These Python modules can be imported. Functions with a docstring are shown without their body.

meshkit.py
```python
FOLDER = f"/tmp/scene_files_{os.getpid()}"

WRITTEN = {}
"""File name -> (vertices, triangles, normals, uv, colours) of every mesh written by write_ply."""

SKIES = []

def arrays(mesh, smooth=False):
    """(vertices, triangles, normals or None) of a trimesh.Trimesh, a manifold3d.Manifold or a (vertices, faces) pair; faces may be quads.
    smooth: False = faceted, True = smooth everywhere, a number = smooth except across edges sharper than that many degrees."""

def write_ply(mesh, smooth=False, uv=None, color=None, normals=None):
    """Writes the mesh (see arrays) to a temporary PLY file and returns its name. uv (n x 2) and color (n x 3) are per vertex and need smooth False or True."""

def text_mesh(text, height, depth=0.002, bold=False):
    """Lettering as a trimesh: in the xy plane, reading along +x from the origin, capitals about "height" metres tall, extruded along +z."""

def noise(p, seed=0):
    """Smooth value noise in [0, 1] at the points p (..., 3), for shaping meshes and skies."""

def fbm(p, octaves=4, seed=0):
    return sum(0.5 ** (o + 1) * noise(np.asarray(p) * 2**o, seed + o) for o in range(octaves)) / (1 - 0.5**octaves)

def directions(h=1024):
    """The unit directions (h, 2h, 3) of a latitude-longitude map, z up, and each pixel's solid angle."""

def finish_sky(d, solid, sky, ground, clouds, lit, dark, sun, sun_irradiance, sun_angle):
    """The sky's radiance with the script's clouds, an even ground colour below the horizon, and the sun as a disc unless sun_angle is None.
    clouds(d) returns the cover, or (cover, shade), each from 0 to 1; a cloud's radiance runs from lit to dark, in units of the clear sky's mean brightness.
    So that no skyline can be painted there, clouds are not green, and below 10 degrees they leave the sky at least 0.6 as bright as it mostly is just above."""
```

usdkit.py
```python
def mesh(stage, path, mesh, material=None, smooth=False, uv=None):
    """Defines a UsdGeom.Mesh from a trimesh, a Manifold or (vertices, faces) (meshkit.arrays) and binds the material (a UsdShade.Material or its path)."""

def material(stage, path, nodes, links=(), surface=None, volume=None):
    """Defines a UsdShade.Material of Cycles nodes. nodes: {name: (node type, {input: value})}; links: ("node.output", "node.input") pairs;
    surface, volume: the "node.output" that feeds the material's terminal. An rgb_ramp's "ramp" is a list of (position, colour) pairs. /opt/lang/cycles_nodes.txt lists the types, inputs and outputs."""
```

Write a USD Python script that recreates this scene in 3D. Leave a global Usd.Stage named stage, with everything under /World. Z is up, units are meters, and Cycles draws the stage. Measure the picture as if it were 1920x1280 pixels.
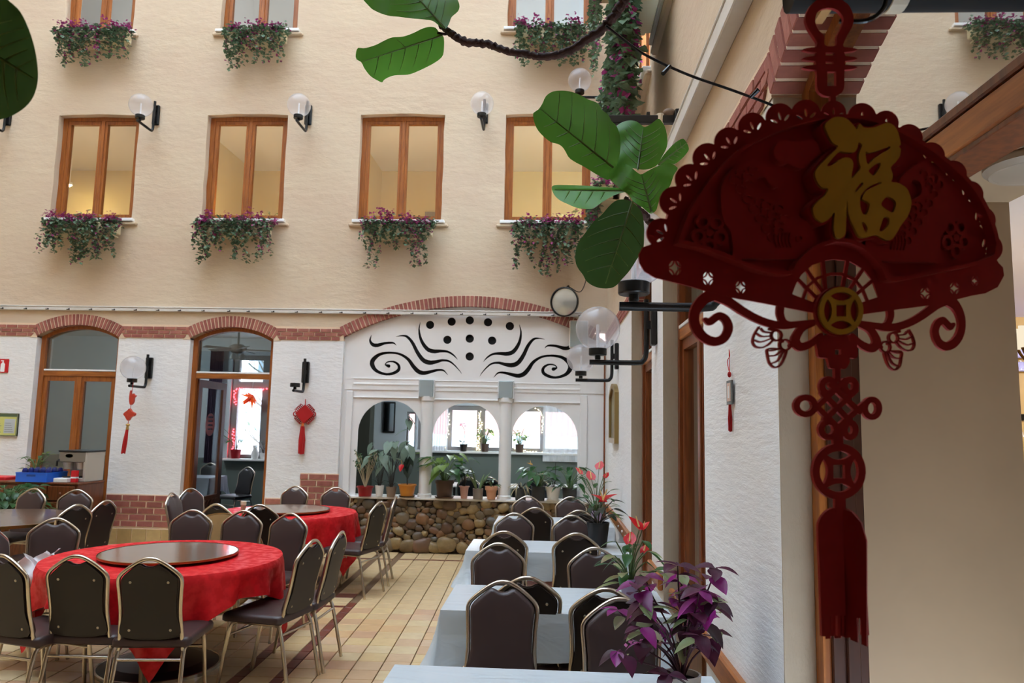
import math, random
import numpy as np, trimesh, usdkit, meshkit
from pxr import Usd, UsdGeom, UsdLux, UsdShade, Gf, Sdf
from shapely.geometry import Polygon, box as sbox, Point, LineString, MultiPolygon
from shapely.ops import unary_union
from shapely import affinity

stage = Usd.Stage.CreateInMemory()
UsdGeom.SetStageUpAxis(stage, 'Z'); UsdGeom.SetStageMetersPerUnit(stage, 1.0)
UsdGeom.Xform.Define(stage, '/World'); UsdGeom.Scope.Define(stage, '/World/Looks')
rng = random.Random(7); nrg = np.random.default_rng(7)

# ------------------------------------------------ camera, sky, exposure
F, CX, CY, EYE = 1400., 960., 640., 1.72
def cam_rows(vx=1032, vy=804, roll=.0207):
    d = np.array([vx-CX, -(vy-CY), -F]); d /= np.linalg.norm(d)
    up = np.array([roll, 1, -(d[0]*roll+d[1])/d[2]]); up /= np.linalg.norm(up)
    return np.array([np.cross(d, up), d, up]).T
CR = cam_rows(); CP = np.array([0, 0, EYE])
cam = UsdGeom.Camera.Define(stage, '/World/camera')
cam.AddTransformOp().Set(Gf.Matrix4d(*[float(x) for x in (*CR[0], 0, *CR[1], 0, *CR[2], 0, *CP, 1)]))
cam.CreateHorizontalApertureAttr(36.0); cam.CreateFocalLengthAttr(36.0*F/1920); cam.CreateVerticalApertureAttr(24.0)
cam.CreateClippingRangeAttr(Gf.Vec2f(0.05, 200)); cam.CreateFStopAttr(9.0); cam.CreateFocusDistanceAttr(2.2)
cam.CreateExposureAttr(2.12); GY, ROOF = 1.7, .72
dome = UsdLux.DomeLight.Define(stage, '/World/sky')          # even overcast daylight above the glazed courtyard
dome.CreateIntensityAttr(1.0); dome.CreateColorAttr(Gf.Vec3f(0.80, 0.995, 1.225))
def lamp(name, pos, r, power, color):
    l = UsdLux.SphereLight.Define(stage, '/World/lights/' + name)
    l.AddTranslateOp().Set(Gf.Vec3d(*map(float, pos))); l.CreateRadiusAttr(float(r)); l.CreateIntensityAttr(float(power)); l.CreateColorAttr(Gf.Vec3f(*color))

# rays through the photograph, cut with real planes of the place
def ray(px, py): return CR.T @ np.array([px-CX, -(py-CY), -F])
def onY(px, py, Y): d = ray(px, py); return CP + d*(Y/d[1])
def onX(px, py, X): d = ray(px, py); return CP + d*(X/d[0])
def onZ(px, py, Z): d = ray(px, py); return CP + d*((Z-EYE)/d[2])
def proj(p):
    v = CR @ (np.asarray(p, float)-CP); return CX-F*v[0]/v[2], CY+F*v[1]/v[2]

# ------------------------------------------------ naming and tagging
_used = {}
def numbered(parent, name):
    k = _used.setdefault(parent, {}); n = k.get(name, 0); k[name] = n+1
    return f'{parent}/{name}' if n == 0 else f'{parent}/{name}_{n:03d}'
def path_of(p): return '/World' if p is None else str(p.GetPath())
def tag(p, label=None, cat=None, group=None, kind=None):
    for k, v in (('label', label), ('category', cat), ('group', group), ('kind', kind)):
        if v: p.SetCustomDataByKey(k, v)
    return p
def P(name, mesh, m, parent=None, smooth=False, label=None, kind=None):
    if isinstance(mesh, MB): mesh = mesh.get()
    g = usdkit.mesh(stage, numbered(path_of(parent), name), mesh, m, smooth)
    return tag(g.GetPrim(), label, None, None, kind)
def T(name, label=None, cat=None, group=None, loc=(0, 0, 0), rz=0, kind=None, parent=None, rx=0):
    x = UsdGeom.Xform.Define(stage, numbered(path_of(parent), name))
    x.AddTranslateOp().Set(Gf.Vec3d(*map(float, loc))); x.AddRotateZOp().Set(math.degrees(rz))
    return tag(x.GetPrim(), label, cat, group, kind)
def dup(root, loc, rz, label=None, group=None):
    c = root.GetCustomData(); nm = root.GetName()
    while nm[-3:].isdigit() and nm[-4] == '_': nm = nm[:-4]
    r = T(nm, label or c.get('label'), c.get('category'), group or c.get('group'), loc, rz)
    r.GetReferences().AddInternalReference(root.GetPath()); r.SetInstanceable(True)
    return r

# ------------------------------------------------ mesh tools
class MB:
    def __init__(s): s.v, s.f, s.n = [], [], 0
    def add(s, v, f=None):
        if f is None:
            if isinstance(v, MB):
                if not v.v: return s
                v, f = v.get()
            elif isinstance(v, (tuple, list)): v, f = v
            else: v, f = np.asarray(v.vertices), np.asarray(v.faces)
        v = np.asarray(v, float); f = np.asarray(f, int)
        if f.ndim == 2 and f.shape[1] == 4: f = np.vstack([f[:, [0, 1, 2]], f[:, [0, 2, 3]]])
        s.v.append(v); s.f.append(f+s.n); s.n += len(v); return s
    def get(s): return np.vstack(s.v), np.vstack(s.f)
    def map(s, fn): v, f = s.get(); r = MB(); r.add(fn(v), f); return r
QF = np.array([[0, 3, 2, 1], [4, 5, 6, 7], [0, 1, 5, 4], [1, 2, 6, 5], [2, 3, 7, 6], [3, 0, 4, 7]])
def bx(x0, y0, z0, x1, y1, z1, b=0):
    if b <= 0:
        return np.array([[x0, y0, z0], [x1, y0, z0], [x1, y1, z0], [x0, y1, z0], [x0, y0, z1], [x1, y0, z1], [x1, y1, z1], [x0, y1, z1]], float), QF
    c = np.array([(x0+x1)/2, (y0+y1)/2, (z0+z1)/2]); h = np.array([abs(x1-x0), abs(y1-y0), abs(z1-z0)])/2; b = min(b, h.min()*.9)
    pts = [c+np.array([sx, sy, sz])*(h-b*np.array([k != 0, k != 1, k != 2])) for sx in (-1, 1) for sy in (-1, 1) for sz in (-1, 1) for k in range(3)]
    m = trimesh.convex.convex_hull(np.array(pts)); return np.array(m.vertices), np.array(m.faces)
def tube(pts, r, n=8, cap=True, flat=1.0):
    p = np.asarray(pts, float); k = len(p); r = np.broadcast_to(r, (k,)); t = np.gradient(p, axis=0); t /= np.linalg.norm(t, axis=1, keepdims=True)+1e-12
    a = np.cross(t[0], [0, 0, 1.]);
    if np.linalg.norm(a) < 1e-3: a = np.cross(t[0], [1., 0, 0])
    A = []
    for i in range(k):
        a = a-t[i]*(a@t[i]); a /= np.linalg.norm(a)+1e-12; A.append(a)
    A = np.array(A); B = np.cross(t, A); an = np.arange(n)*2*np.pi/n
    v = (p[:, None]+r[:, None, None]*(np.cos(an)[None, :, None]*A[:, None]+flat*np.sin(an)[None, :, None]*B[:, None])).reshape(-1, 3)
    q = [[i*n+j, i*n+(j+1) % n, (i+1)*n+(j+1) % n, (i+1)*n+j] for i in range(k-1) for j in range(n)]
    f = np.array(q); f = np.vstack([f[:, [0, 1, 2]], f[:, [0, 2, 3]]])
    if cap:
        f = np.vstack([f, [[0, j+1, j] for j in range(1, n-1)], [[(k-1)*n, (k-1)*n+j, (k-1)*n+j+1] for j in range(1, n-1)]])
    return v, f
def lathe(prof, n=24, c=(0, 0, 0)):
    prof = np.asarray(prof, float); an = np.arange(n)*2*np.pi/n; k = len(prof)
    v = np.stack([prof[:, 0, None]*np.cos(an), prof[:, 0, None]*np.sin(an), np.repeat(prof[:, 1, None], n, 1)], -1).reshape(-1, 3)+np.asarray(c)
    q = np.array([[i*n+j, i*n+(j+1) % n, (i+1)*n+(j+1) % n, (i+1)*n+j] for i in range(k-1) for j in range(n)])
    return v, np.vstack([q[:, [0, 1, 2]], q[:, [0, 2, 3]]])
def ball(c, r, sub=2, s=(1, 1, 1)):
    m = trimesh.creation.icosphere(sub, 1.0); return np.array(m.vertices)*r*np.asarray(s)+np.asarray(c), np.array(m.faces)
def spline(pts, n=8):
    """Catmull-Rom through the points (any columns)."""
    p = np.asarray(pts, float); q = np.vstack([2*p[0]-p[1], p, 2*p[-1]-p[-2]]); out = []
    for i in range(1, len(q)-2):
        for t in np.linspace(0, 1, n, endpoint=False):
            out.append(.5*((2*q[i])+(-q[i-1]+q[i+1])*t+(2*q[i-1]-5*q[i]+4*q[i+1]-q[i+2])*t*t+(-q[i-1]+3*q[i]-3*q[i+1]+q[i+2])*t**3))
    return np.array(out+[p[-1]])
def ribbon(cl, n=8):
    """Polygon of a brush stroke: rows x, y, full width."""
    s = spline(cl, n); t = np.gradient(s[:, :2], axis=0); t /= np.linalg.norm(t, axis=1, keepdims=True)+1e-9; nn = np.stack([-t[:, 1], t[:, 0]], 1)
    parts = [Point(x, y).buffer(max(w, .5)/2, 6) for x, y, w in s]
    return unary_union([unary_union([parts[i], parts[i+1]]).convex_hull for i in range(len(parts)-1)])
def closed(pts, n=6):
    p = np.asarray(pts, float); q = np.vstack([p[-1], p, p[0], p[1]]); out = []
    for i in range(1, len(q)-2):
        for t in np.linspace(0, 1, n, endpoint=False):
            out.append(.5*((2*q[i])+(-q[i-1]+q[i+1])*t+(2*q[i-1]-5*q[i]+4*q[i+1]-q[i+2])*t*t+(-q[i-1]+3*q[i]-3*q[i+1]+q[i+2])*t**3))
    return Polygon(out).buffer(0)
def ext(poly, h0, h1):
    """Extrusion of a shapely polygon from h0 to h1, as (v, f) with columns u, v, w."""
    mb = MB()
    for g in getattr(poly, 'geoms', [poly]):
        if g.is_empty or g.area < 1e-9: continue
        m = trimesh.creation.extrude_polygon(g, abs(h1-h0), engine='earcut'); v = np.array(m.vertices); v[:, 2] += min(h0, h1); mb.add(v, m.faces)
    return mb.get()
def slab(quad, h0, h1, b=.004):
    """A convex (u, v) outline as a block from h0 up to h1 with a bevelled top rim."""
    q = np.asarray(quad, float); n = len(q); c = q.mean(0); d = q-c; s = 1-b/np.maximum(np.linalg.norm(d, axis=1, keepdims=True), b*2)
    v = np.vstack([np.c_[q, np.full(n, h0)], np.c_[q, np.full(n, h1-b)], np.c_[c+d*s, np.full(n, h1)]])
    f = [[k*n+i, k*n+(i+1) % n, (k+1)*n+(i+1) % n] for k in (0, 1) for i in range(n)]+[[k*n+i, (k+1)*n+(i+1) % n, (k+1)*n+i] for k in (0, 1) for i in range(n)]
    f += [[2*n, 2*n+i, 2*n+i+1] for i in range(1, n-1)]
    return v, np.array(f)
YB, XR = 10.4, .77
class Fr:
    def __init__(s, o, u, v, w): s.o = np.array(o, float); s.m = np.array([u, v, w], float)
    def __call__(s, g):
        if isinstance(g, MB): g = g.get()
        return np.asarray(g[0], float) @ s.m + s.o, g[1]
BACK = Fr((0, YB, 0), (1, 0, 0), (0, 0, 1), (0, -1, 0))
RIGHT = Fr((XR, 0, 0), (0, 1, 0), (0, 0, 1), (-1, 0, 0))
def bw(px, py, Y=YB): p = onY(px, py, Y); return p[0], p[2]
def rot(v, yaw=0, pitch=0, roll=0):
    cy, sy, cp, sp, cr, sr = math.cos(yaw), math.sin(yaw), math.cos(pitch), math.sin(pitch), math.cos(roll), math.sin(roll)
    Rz = np.array([[cy, -sy, 0], [sy, cy, 0], [0, 0, 1]]); Rx = np.array([[1, 0, 0], [0, cp, -sp], [0, sp, cp]]); Ry = np.array([[cr, 0, sr], [0, 1, 0], [-sr, 0, cr]])
    return np.asarray(v) @ (Rz @ Rx @ Ry).T

# ------------------------------------------------ materials
def S(*c): c = np.array(c[:3])/255.; return tuple(np.where(c <= .04045, c/12.92, ((c+.055)/1.055)**2.4))
def mat(name, rgb, rough=.5, metal=0., var=0., vs=6., bump=0., bs=20., bd=.01, coord='object', stretch=None, rnd=None, isl=None, rgb2=None, lo=.35, hi=.65, **kw):
    """Principled material; rgb in sRGB 0..255; var mixes towards rgb2 (or a darker tone) by noise; rnd / isl pick a colour per object / per island."""
    nd = {'p': ('principled_bsdf', dict(roughness=rough, metallic=metal, base_color=S(*rgb), **kw))}; lk = []
    src = 't.object' if coord == 'object' else 'g.position'
    nd['t' if coord == 'object' else 'g'] = ('texture_coordinate', {}) if coord == 'object' else ('geometry', {})
    if stretch: nd['m'] = ('mapping', dict(scale=stretch)); lk.append((src, 'm.vector')); src = 'm.vector'
    base = None
    if rnd or isl:
        nd['o'] = ('object_info', {}) if rnd else ('geometry', {}); cs = rnd or isl
        nd['rr'] = ('rgb_ramp', {'ramp': [(i/len(cs), S(*c)) for i, c in enumerate(cs)], 'interpolate': False})
        lk.append(('o.random' if rnd else 'o.random_per_island', 'rr.fac')); base = 'rr.color'
    if var > 0:
        nd['n'] = ('noise_texture', dict(scale=vs, detail=4., roughness=.6)); lk.append((src, 'n.vector'))
        nd['mr'] = ('map_range', dict(from_min=lo, from_max=hi, to_min=0., to_max=float(var), clamp=True)); lk.append(('n.fac', 'mr.value'))
        nd['mx'] = ('mix', dict(color1=S(*rgb), color2=S(*(rgb2 or [c*.72 for c in rgb])))); lk.append(('mr.result', 'mx.fac'))
        if base:
            lk.append((base, 'mx.color1'))
        base = 'mx.color'
    if base: lk.append((base, 'p.base_color'))
    if bump > 0:
        nd['bn'] = ('noise_texture', dict(scale=bs, detail=5., roughness=.6)); lk.append((src, 'bn.vector'))
        nd['b'] = ('bump', dict(strength=bump, distance=bd)); lk += [('bn.fac', 'b.height'), ('b.normal', 'p.normal')]
    usdkit.material(stage, '/World/Looks/'+name, nd, lk, surface='p.BSDF'); return '/World/Looks/'+name
def emit(name, rgb, s):
    usdkit.material(stage, '/World/Looks/'+name, {'e': ('emission', dict(color=S(*rgb), strength=float(s)))}, [], surface='e.emission'); return '/World/Looks/'+name
def pane(name, tint=(1, 1, 1), refl=(1, 1, 1), ior=1.5, rough=0.):
    nd = {'a': ('transparent_bsdf', dict(color=tint)), 'b': ('glossy_bsdf', dict(color=refl, roughness=rough)), 'l': ('layer_weight', dict(blend=.5)), 'w': ('math', dict(math_type='power', value2=5.)), 'f': ('map_range', dict(from_min=0., from_max=1., to_min=float(((ior-1)/(ior+1))**2)*2, to_max=1.)), 'x': ('mix_closure', {})}   # Schlick, the same from both sides of a thin pane
    usdkit.material(stage, '/World/Looks/'+name, nd, [('l.facing', 'w.value1'), ('w.value', 'f.value'), ('f.result', 'x.fac'), ('a.BSDF', 'x.closure1'), ('b.BSDF', 'x.closure2')], surface='x.closure'); return '/World/Looks/'+name
def leafmat(name, rgb, rgb2=None, trans=.35, rough=.45, var=.5, vs=8., rnd=None):
    tc = S(*[min(255, c*1.25+8) for c in rgb])
    nd = {'t': ('texture_coordinate', {}), 'n': ('noise_texture', dict(scale=vs, detail=3.)), 'r': ('map_range', dict(from_min=.35, from_max=.65, to_min=0., to_max=float(var), clamp=True)),
          'mx': ('mix', dict(color1=S(*rgb), color2=S(*(rgb2 or [c*.7 for c in rgb])))), 'p': ('principled_bsdf', dict(roughness=rough)), 'tr': ('translucent_bsdf', dict(color=tc)), 'x': ('mix_closure', dict(fac=trans))}
    lk = [('t.object', 'n.vector'), ('n.fac', 'r.value'), ('r.result', 'mx.fac'), ('mx.color', 'p.base_color'), ('p.BSDF', 'x.closure1'), ('tr.BSDF', 'x.closure2')]
    if rnd:
        nd['o'] = ('geometry', {}); nd['rr'] = ('rgb_ramp', {'ramp': [(i/len(rnd), S(*c)) for i, c in enumerate(rnd)], 'interpolate': False})
        lk += [('o.random_per_island', 'rr.fac'), ('rr.color', 'mx.color1'), ('rr.color', 'tr.color')]
    usdkit.material(stage, '/World/Looks/'+name, nd, lk, surface='x.closure'); return '/World/Looks/'+name
BRICKS = [(170, 102, 88), (160, 92, 80), (178, 112, 96), (152, 88, 76), (166, 96, 86)]
M = dict(
    tan=mat('tan_plaster', (213, 193, 166), .85, var=.55, vs=.9, bump=.32, bs=4.5, bd=.03, coord='world', rgb2=(206, 180, 156), stretch=(1, 1, 2.4)),
    white=mat('white_plaster', (240, 239, 238), .8, var=.3, vs=1.5, bump=.55, bs=9., bd=.014, coord='world', rgb2=(222, 219, 216), stretch=(1, 1, 2.6)),
    white_r=mat('white_brushed_plaster', (242, 241, 240), .8, var=.3, vs=1.5, bump=.34, bs=9., bd=.012, coord='world', rgb2=(230, 228, 226), stretch=(3, .7, 4)),
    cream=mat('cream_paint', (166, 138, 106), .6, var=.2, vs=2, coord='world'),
    panel=mat('white_panel_paint', (240, 238, 236), .5, var=.2, vs=2, coord='world', rgb2=(224, 220, 216)),
    mortar=mat('mortar', (232, 206, 178), .9, bump=.4, bs=60, coord='world'),
    brick=mat('brick_red', (150, 84, 72), .8, rnd=BRICKS, var=.35, vs=14, bump=.5, bs=50, bd=.004, coord='world'),
    wood=mat('pine_wood', (168, 98, 40), .38, var=.7, vs=5, coord='world', stretch=(9, 9, .7), rgb2=(128, 66, 24), lo=.4, hi=.6),
    woodh=mat('pine_wood_level', (172, 104, 44), .38, var=.7, vs=5, coord='world', stretch=(.7, .7, 9), rgb2=(132, 70, 26), lo=.4, hi=.6),
    woodred=mat('red_stained_wood', (132, 68, 28), .36, var=.7, vs=5, coord='world', stretch=(9, 9, .7), rgb2=(96, 44, 18), lo=.4, hi=.6),
    wooddark=mat('dark_door_wood', (112, 58, 26), .35, var=.7, vs=5, coord='world', stretch=(9, 9, .7), rgb2=(76, 36, 16), lo=.4, hi=.6),
    glass=pane('window_glass', (.93, .95, .94)), clear=pane('clear_glass', (.98, .98, .98), ior=1.45), dim=pane('grey_glass', (.62, .68, .68), ior=1.6),
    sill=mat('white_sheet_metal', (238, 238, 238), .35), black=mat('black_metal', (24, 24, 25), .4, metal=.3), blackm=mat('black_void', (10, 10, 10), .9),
    white_s=mat('white_gloss', (236, 234, 230), .35), conduit=mat('white_conduit', (224, 220, 214), .45, var=.3, vs=8, rgb2=(196, 192, 186)),
    greyblue=mat('grey_blue_metal', (176, 190, 194), .35, metal=.35),
    red=mat('red_felt', (152, 4, 10), .85, var=.25, vs=60, sheen_weight=.4, sheen_tint=(1, .25, .25)),
    redcord=mat('red_cord', (196, 30, 26), .7), gold=mat('gold_glitter', (176, 132, 34), .4, metal=.55, bump=.5, bs=900, bd=.001),
)
# ================================================ the setting
def arch_pts(u0, u1, vs, rise, n=20):
    h = (u1-u0)/2; R = (h*h+rise*rise)/(2*rise); c = (u0+u1)/2; a0 = math.asin(h/R)
    a = np.linspace(-a0, a0, n+1); return np.c_[c+R*np.sin(a), vs+rise-R+R*np.cos(a)], R, (c, vs+rise-R), a0
def opening(u0, u1, v0, vs, rise):
    if rise <= 0: return sbox(u0, v0, u1, vs)
    a, _, _, _ = arch_pts(u0, u1, vs, rise); return Polygon([(u0, v0), (u1, v0)]+[tuple(p) for p in a[::-1]])
def voussoirs(fr, parent, u0, u1, vs, rise, th, n, w0, w1, ucut=None, vcut=None):
    _, R, c, a0 = arch_pts(u0, u1, vs, rise); e = .014/R
    for i in range(n):
        a, b = -a0+2*a0*i/n+e/2*1.1, -a0+2*a0*(i+1)/n-e/2*1.1
        q = [(c[0]+r*math.sin(t), c[1]+r*math.cos(t)) for r, t in ((R-.003, a), (R-.003, b), (R+th, b), (R+th, a))]
        if ucut is not None and max(x for x, _ in q) > ucut: continue
        P('brick', fr(slab(q, w0, w1+rng.uniform(0, .004), .004)), M['brick'], parent)
def brick_rows(fr, parent, regions, v0, v1, rows, pitch, w1, off=0., avoid=None, w0=0.0, gap=.0065):
    h = (v1-v0)/rows
    for r in range(rows):
        for (a, b) in regions:
            u = a-pitch*(.5 if (r+off) % 2 else 0)
            while u < b-.01:
                x0, x1 = max(u+gap, a), min(u+pitch-gap, b); u += pitch
                if x1-x0 < .02: continue
                q = sbox(x0, v0+r*h+gap, x1, v0+(r+1)*h-gap)
                if avoid is not None: q = q.difference(avoid)
                if q.is_empty or q.area < 4e-4 or q.geom_type != 'Polygon': continue
                q = q.convex_hull
                P('brick', fr(slab(np.array(q.exterior.coords)[:-1], w0, w1+rng.uniform(0, .004), .004)), M['brick'], parent)

D1 = (-7.46, -6.24); D2 = (-5.18, -3.965); SPR, RISE, TH = 2.91, .17, .155
NI0, NI1 = -2.93, XR; BA = (-2.95, .62, 2.96, .46)      # the big niche and its brick arch
W2 = [(-7.44, -6.2), (-5.15, -3.94), (-2.85, -1.61), (-.715, .52)]; W3 = [(-7.5, -6.42), (-5.06, -3.88), (-.72, .52)]
W2Z, W3Z = (4.66, 6.25), (7.58, 9.15)
TOP = 17.0
back = T('wall_back', kind='structure')
outer = sbox(-10.6, 3.10, XR, TOP)
holes = [sbox(a, W2Z[0], b, W2Z[1]) for a, b in W2]+[sbox(a, W3Z[0], b, W3Z[1]) for a, b in W3]+[opening(*d, 0, SPR, RISE) for d in (D1, D2)]+[opening(BA[0], BA[1], 0, BA[2], BA[3])]
def wobbly(a, b, z0, z1):   # hand-plastered edges
    n = 7; l = [(a+rng.uniform(-.008, .008), z) for z in np.linspace(z0, z1, n)]; t = [(x, z1+.02*math.sin(math.pi*(x-a)/(b-a))+rng.uniform(-.006, .006)) for x in np.linspace(a, b, n)[1:-1]]
    r = [(b+rng.uniform(-.008, .008), z) for z in np.linspace(z1, z0, n)]; return Polygon(l+t+r)
holes = [wobbly(a, b, *W2Z) for a, b in W2]+[wobbly(a, b, *W3Z) for a, b in W3]+holes[len(W2)+len(W3):]
P('upper_plaster', BACK(ext(outer.difference(unary_union(holes)), -.36, 0)), M['tan'], back)
low = sbox(-10.6, 0, NI0, 3.10).difference(unary_union([opening(*d, -.1, SPR, RISE) for d in (D1, D2)]+[opening(BA[0], BA[1], -.1, BA[2], BA[3])]))
P('lower_plaster', BACK(ext(low.intersection(sbox(-20, .22, 20, 2.9)), -.36, 0)), M['white'], back)
P('band_mortar', BACK(ext(low.intersection(sbox(-20, 2.9, 20, 3.10)), -.36, .004)), M['mortar'], back)
arches = unary_union([opening(d[0]-.09, d[1]+.09, 0, SPR+.005, RISE+.16) for d in (D1, D2)]+[opening(BA[0]-.06, BA[1]+.06, 0, BA[2], BA[3]+.15)])
brick_rows(BACK, back, [(-8.75, D1[0]-.02), (D1[1]+.02, D2[0]-.02), (D2[1]+.02, NI0-.02)], 2.903, 3.075, 3, .163, .014, avoid=arches)
for d in (D1, D2):
    g = opening(d[0]-.11, d[1]+.11, SPR-.02, SPR-.01, RISE+.17).difference(opening(d[0], d[1], 0, SPR, RISE))
    P('arch_mortar', BACK(ext(g.intersection(sbox(-20, SPR-.05, 20, 9)), -.1, .0065)), M['mortar'], back)
    voussoirs(BACK, back, d[0]-.01, d[1]+.01, SPR, RISE, TH, 26, -.1, .014)
a_out = opening(BA[0]-.13, BA[1]+.13, BA[2]-.02, BA[2]-.01, BA[3]+.165).difference(opening(BA[0], BA[1], 0, BA[2], BA[3])).intersection(sbox(-20, BA[2]-.06, XR, 9))
P('arch_mortar', BACK(ext(a_out, -.06, .005)), M['mortar'], back)
voussoirs(BACK, back, *BA, .15, 64, -.05, .015, ucut=XR-.005)
# brick dado and tiled skirting
P('dado_mortar', BACK(ext(sbox(D1[1]+.01, .22, D2[0]-.02, .69), 0, .012)), M['mortar'], back)
brick_rows(BACK, back, [(D1[1]+.01, D2[0]-.02)], .24, .685, 5, .235, .022, w0=.005, gap=.0095)
P('dado_mortar', BACK(ext(sbox(D2[1]+.01, .22, NI0, .69).union(sbox(-3.47, .22, NI0, 1.04)), 0, .012)), M['mortar'], back)
brick_rows(BACK, back, [(D2[1]+.01, NI0)], .24, .685, 5, .235, .022, w0=.005, gap=.0095)
brick_rows(BACK, back, [(-3.47, NI0)], .685, 1.035, 4, .235, .022, w0=.005, gap=.0095)
tilem = mat('skirting_tile', (190, 160, 108), .35, rnd=[(190, 160, 108), (198, 168, 116), (178, 146, 96)], var=.3, vs=8)
for a, b in ((-10.6, D1[0]), (D1[1], D2[0]), (D2[1], NI0)):
    n = max(1, round((b-a)/.21))
    for i in range(n): P('skirting_tile', BACK(slab([(a+(b-a)*i/n+.004, .004), (a+(b-a)*(i+1)/n-.004, .004), (a+(b-a)*(i+1)/n-.004, .216), (a+(b-a)*i/n+.004, .216)], -.3, .03, .004)), tilem, back)
P('skirting_core', BACK(ext(unary_union([sbox(-10.6, 0, D1[0], .22), sbox(D1[1], 0, D2[0], .22), sbox(D2[1], 0, NI0, .22)]), -.36, .02)), M['mortar'], back)

# ---- right wall
OA, OB, OC = (5.77, 7.2), (3.81, 5.18), (1.15, 2.57)
WR = [(8.45, 9.6), (5.85, 7.05), (4.15, 5.35)]
right = T('wall_right', kind='structure')
oph = [opening(*o, -.1, SPR, RISE) for o in (OA, OB, OC)]
up = sbox(-6, 3.10, YB+.36, TOP).difference(unary_union([wobbly(a, b, *W2Z) for a, b in WR]+[wobbly(8.3, 9.5, *W3Z)]+oph))
rings = unary_union([opening(o[0]-.11, o[1]+.11, SPR-.02, SPR-.01, RISE+.17).intersection(sbox(-20, SPR-.01, 20, 9)) for o in (OA, OB, OC)])
up = up.difference(rings)
P('upper_plaster', RIGHT(ext(up, -.24, 0)), M['tan'], right)
lo = sbox(-6, 0, YB+.36, 2.9).difference(unary_union(oph))
P('lower_plaster', RIGHT(ext(lo, -.24, 0)), M['white_r'], right)
P('band_mortar', RIGHT(ext(sbox(-6, 2.9, YB+.36, 3.10).difference(unary_union(oph)).difference(rings), -.24, .003)), M['mortar'], right)
ra = unary_union([opening(o[0]-.09, o[1]+.09, 0, SPR+.005, RISE+.16) for o in (OA, OB, OC)])
brick_rows(RIGHT, right, [(-.1, OC[0]), (OC[1], OB[0]), (OB[1], OA[0]), (OA[1], YB)], 2.903, 3.075, 3, .20, .012, avoid=ra)
for o in (OA, OB, OC):
    g = opening(o[0]-.11, o[1]+.11, SPR-.02, SPR-.01, RISE+.17).difference(opening(*o, 0, SPR, RISE))
    P('arch_mortar', RIGHT(ext(g.intersection(sbox(-20, SPR-.01, 20, 9)), -.24, .0055)), M['mortar'], right)
    voussoirs(RIGHT, right, o[0], o[1], SPR, RISE, TH, 22, -.1, .012)
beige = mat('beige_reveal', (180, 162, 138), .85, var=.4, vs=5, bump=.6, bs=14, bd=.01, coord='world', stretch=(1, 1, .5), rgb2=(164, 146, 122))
for o in (OA, OB, OC): P('reveal', RIGHT(bx(o[1]-.006, 0, -.099, o[1]+.002, SPR-.012, .0015)), beige, right)  # beige liner on the far reveals; part of its tone is painted shade
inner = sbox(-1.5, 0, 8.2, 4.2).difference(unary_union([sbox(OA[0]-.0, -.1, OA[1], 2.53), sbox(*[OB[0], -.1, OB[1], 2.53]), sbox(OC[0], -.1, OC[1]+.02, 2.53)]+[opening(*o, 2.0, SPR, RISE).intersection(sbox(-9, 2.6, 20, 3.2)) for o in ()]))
P('inner_plaster', RIGHT(ext(inner, -.80, -.235)), M['cream'], right)

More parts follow.
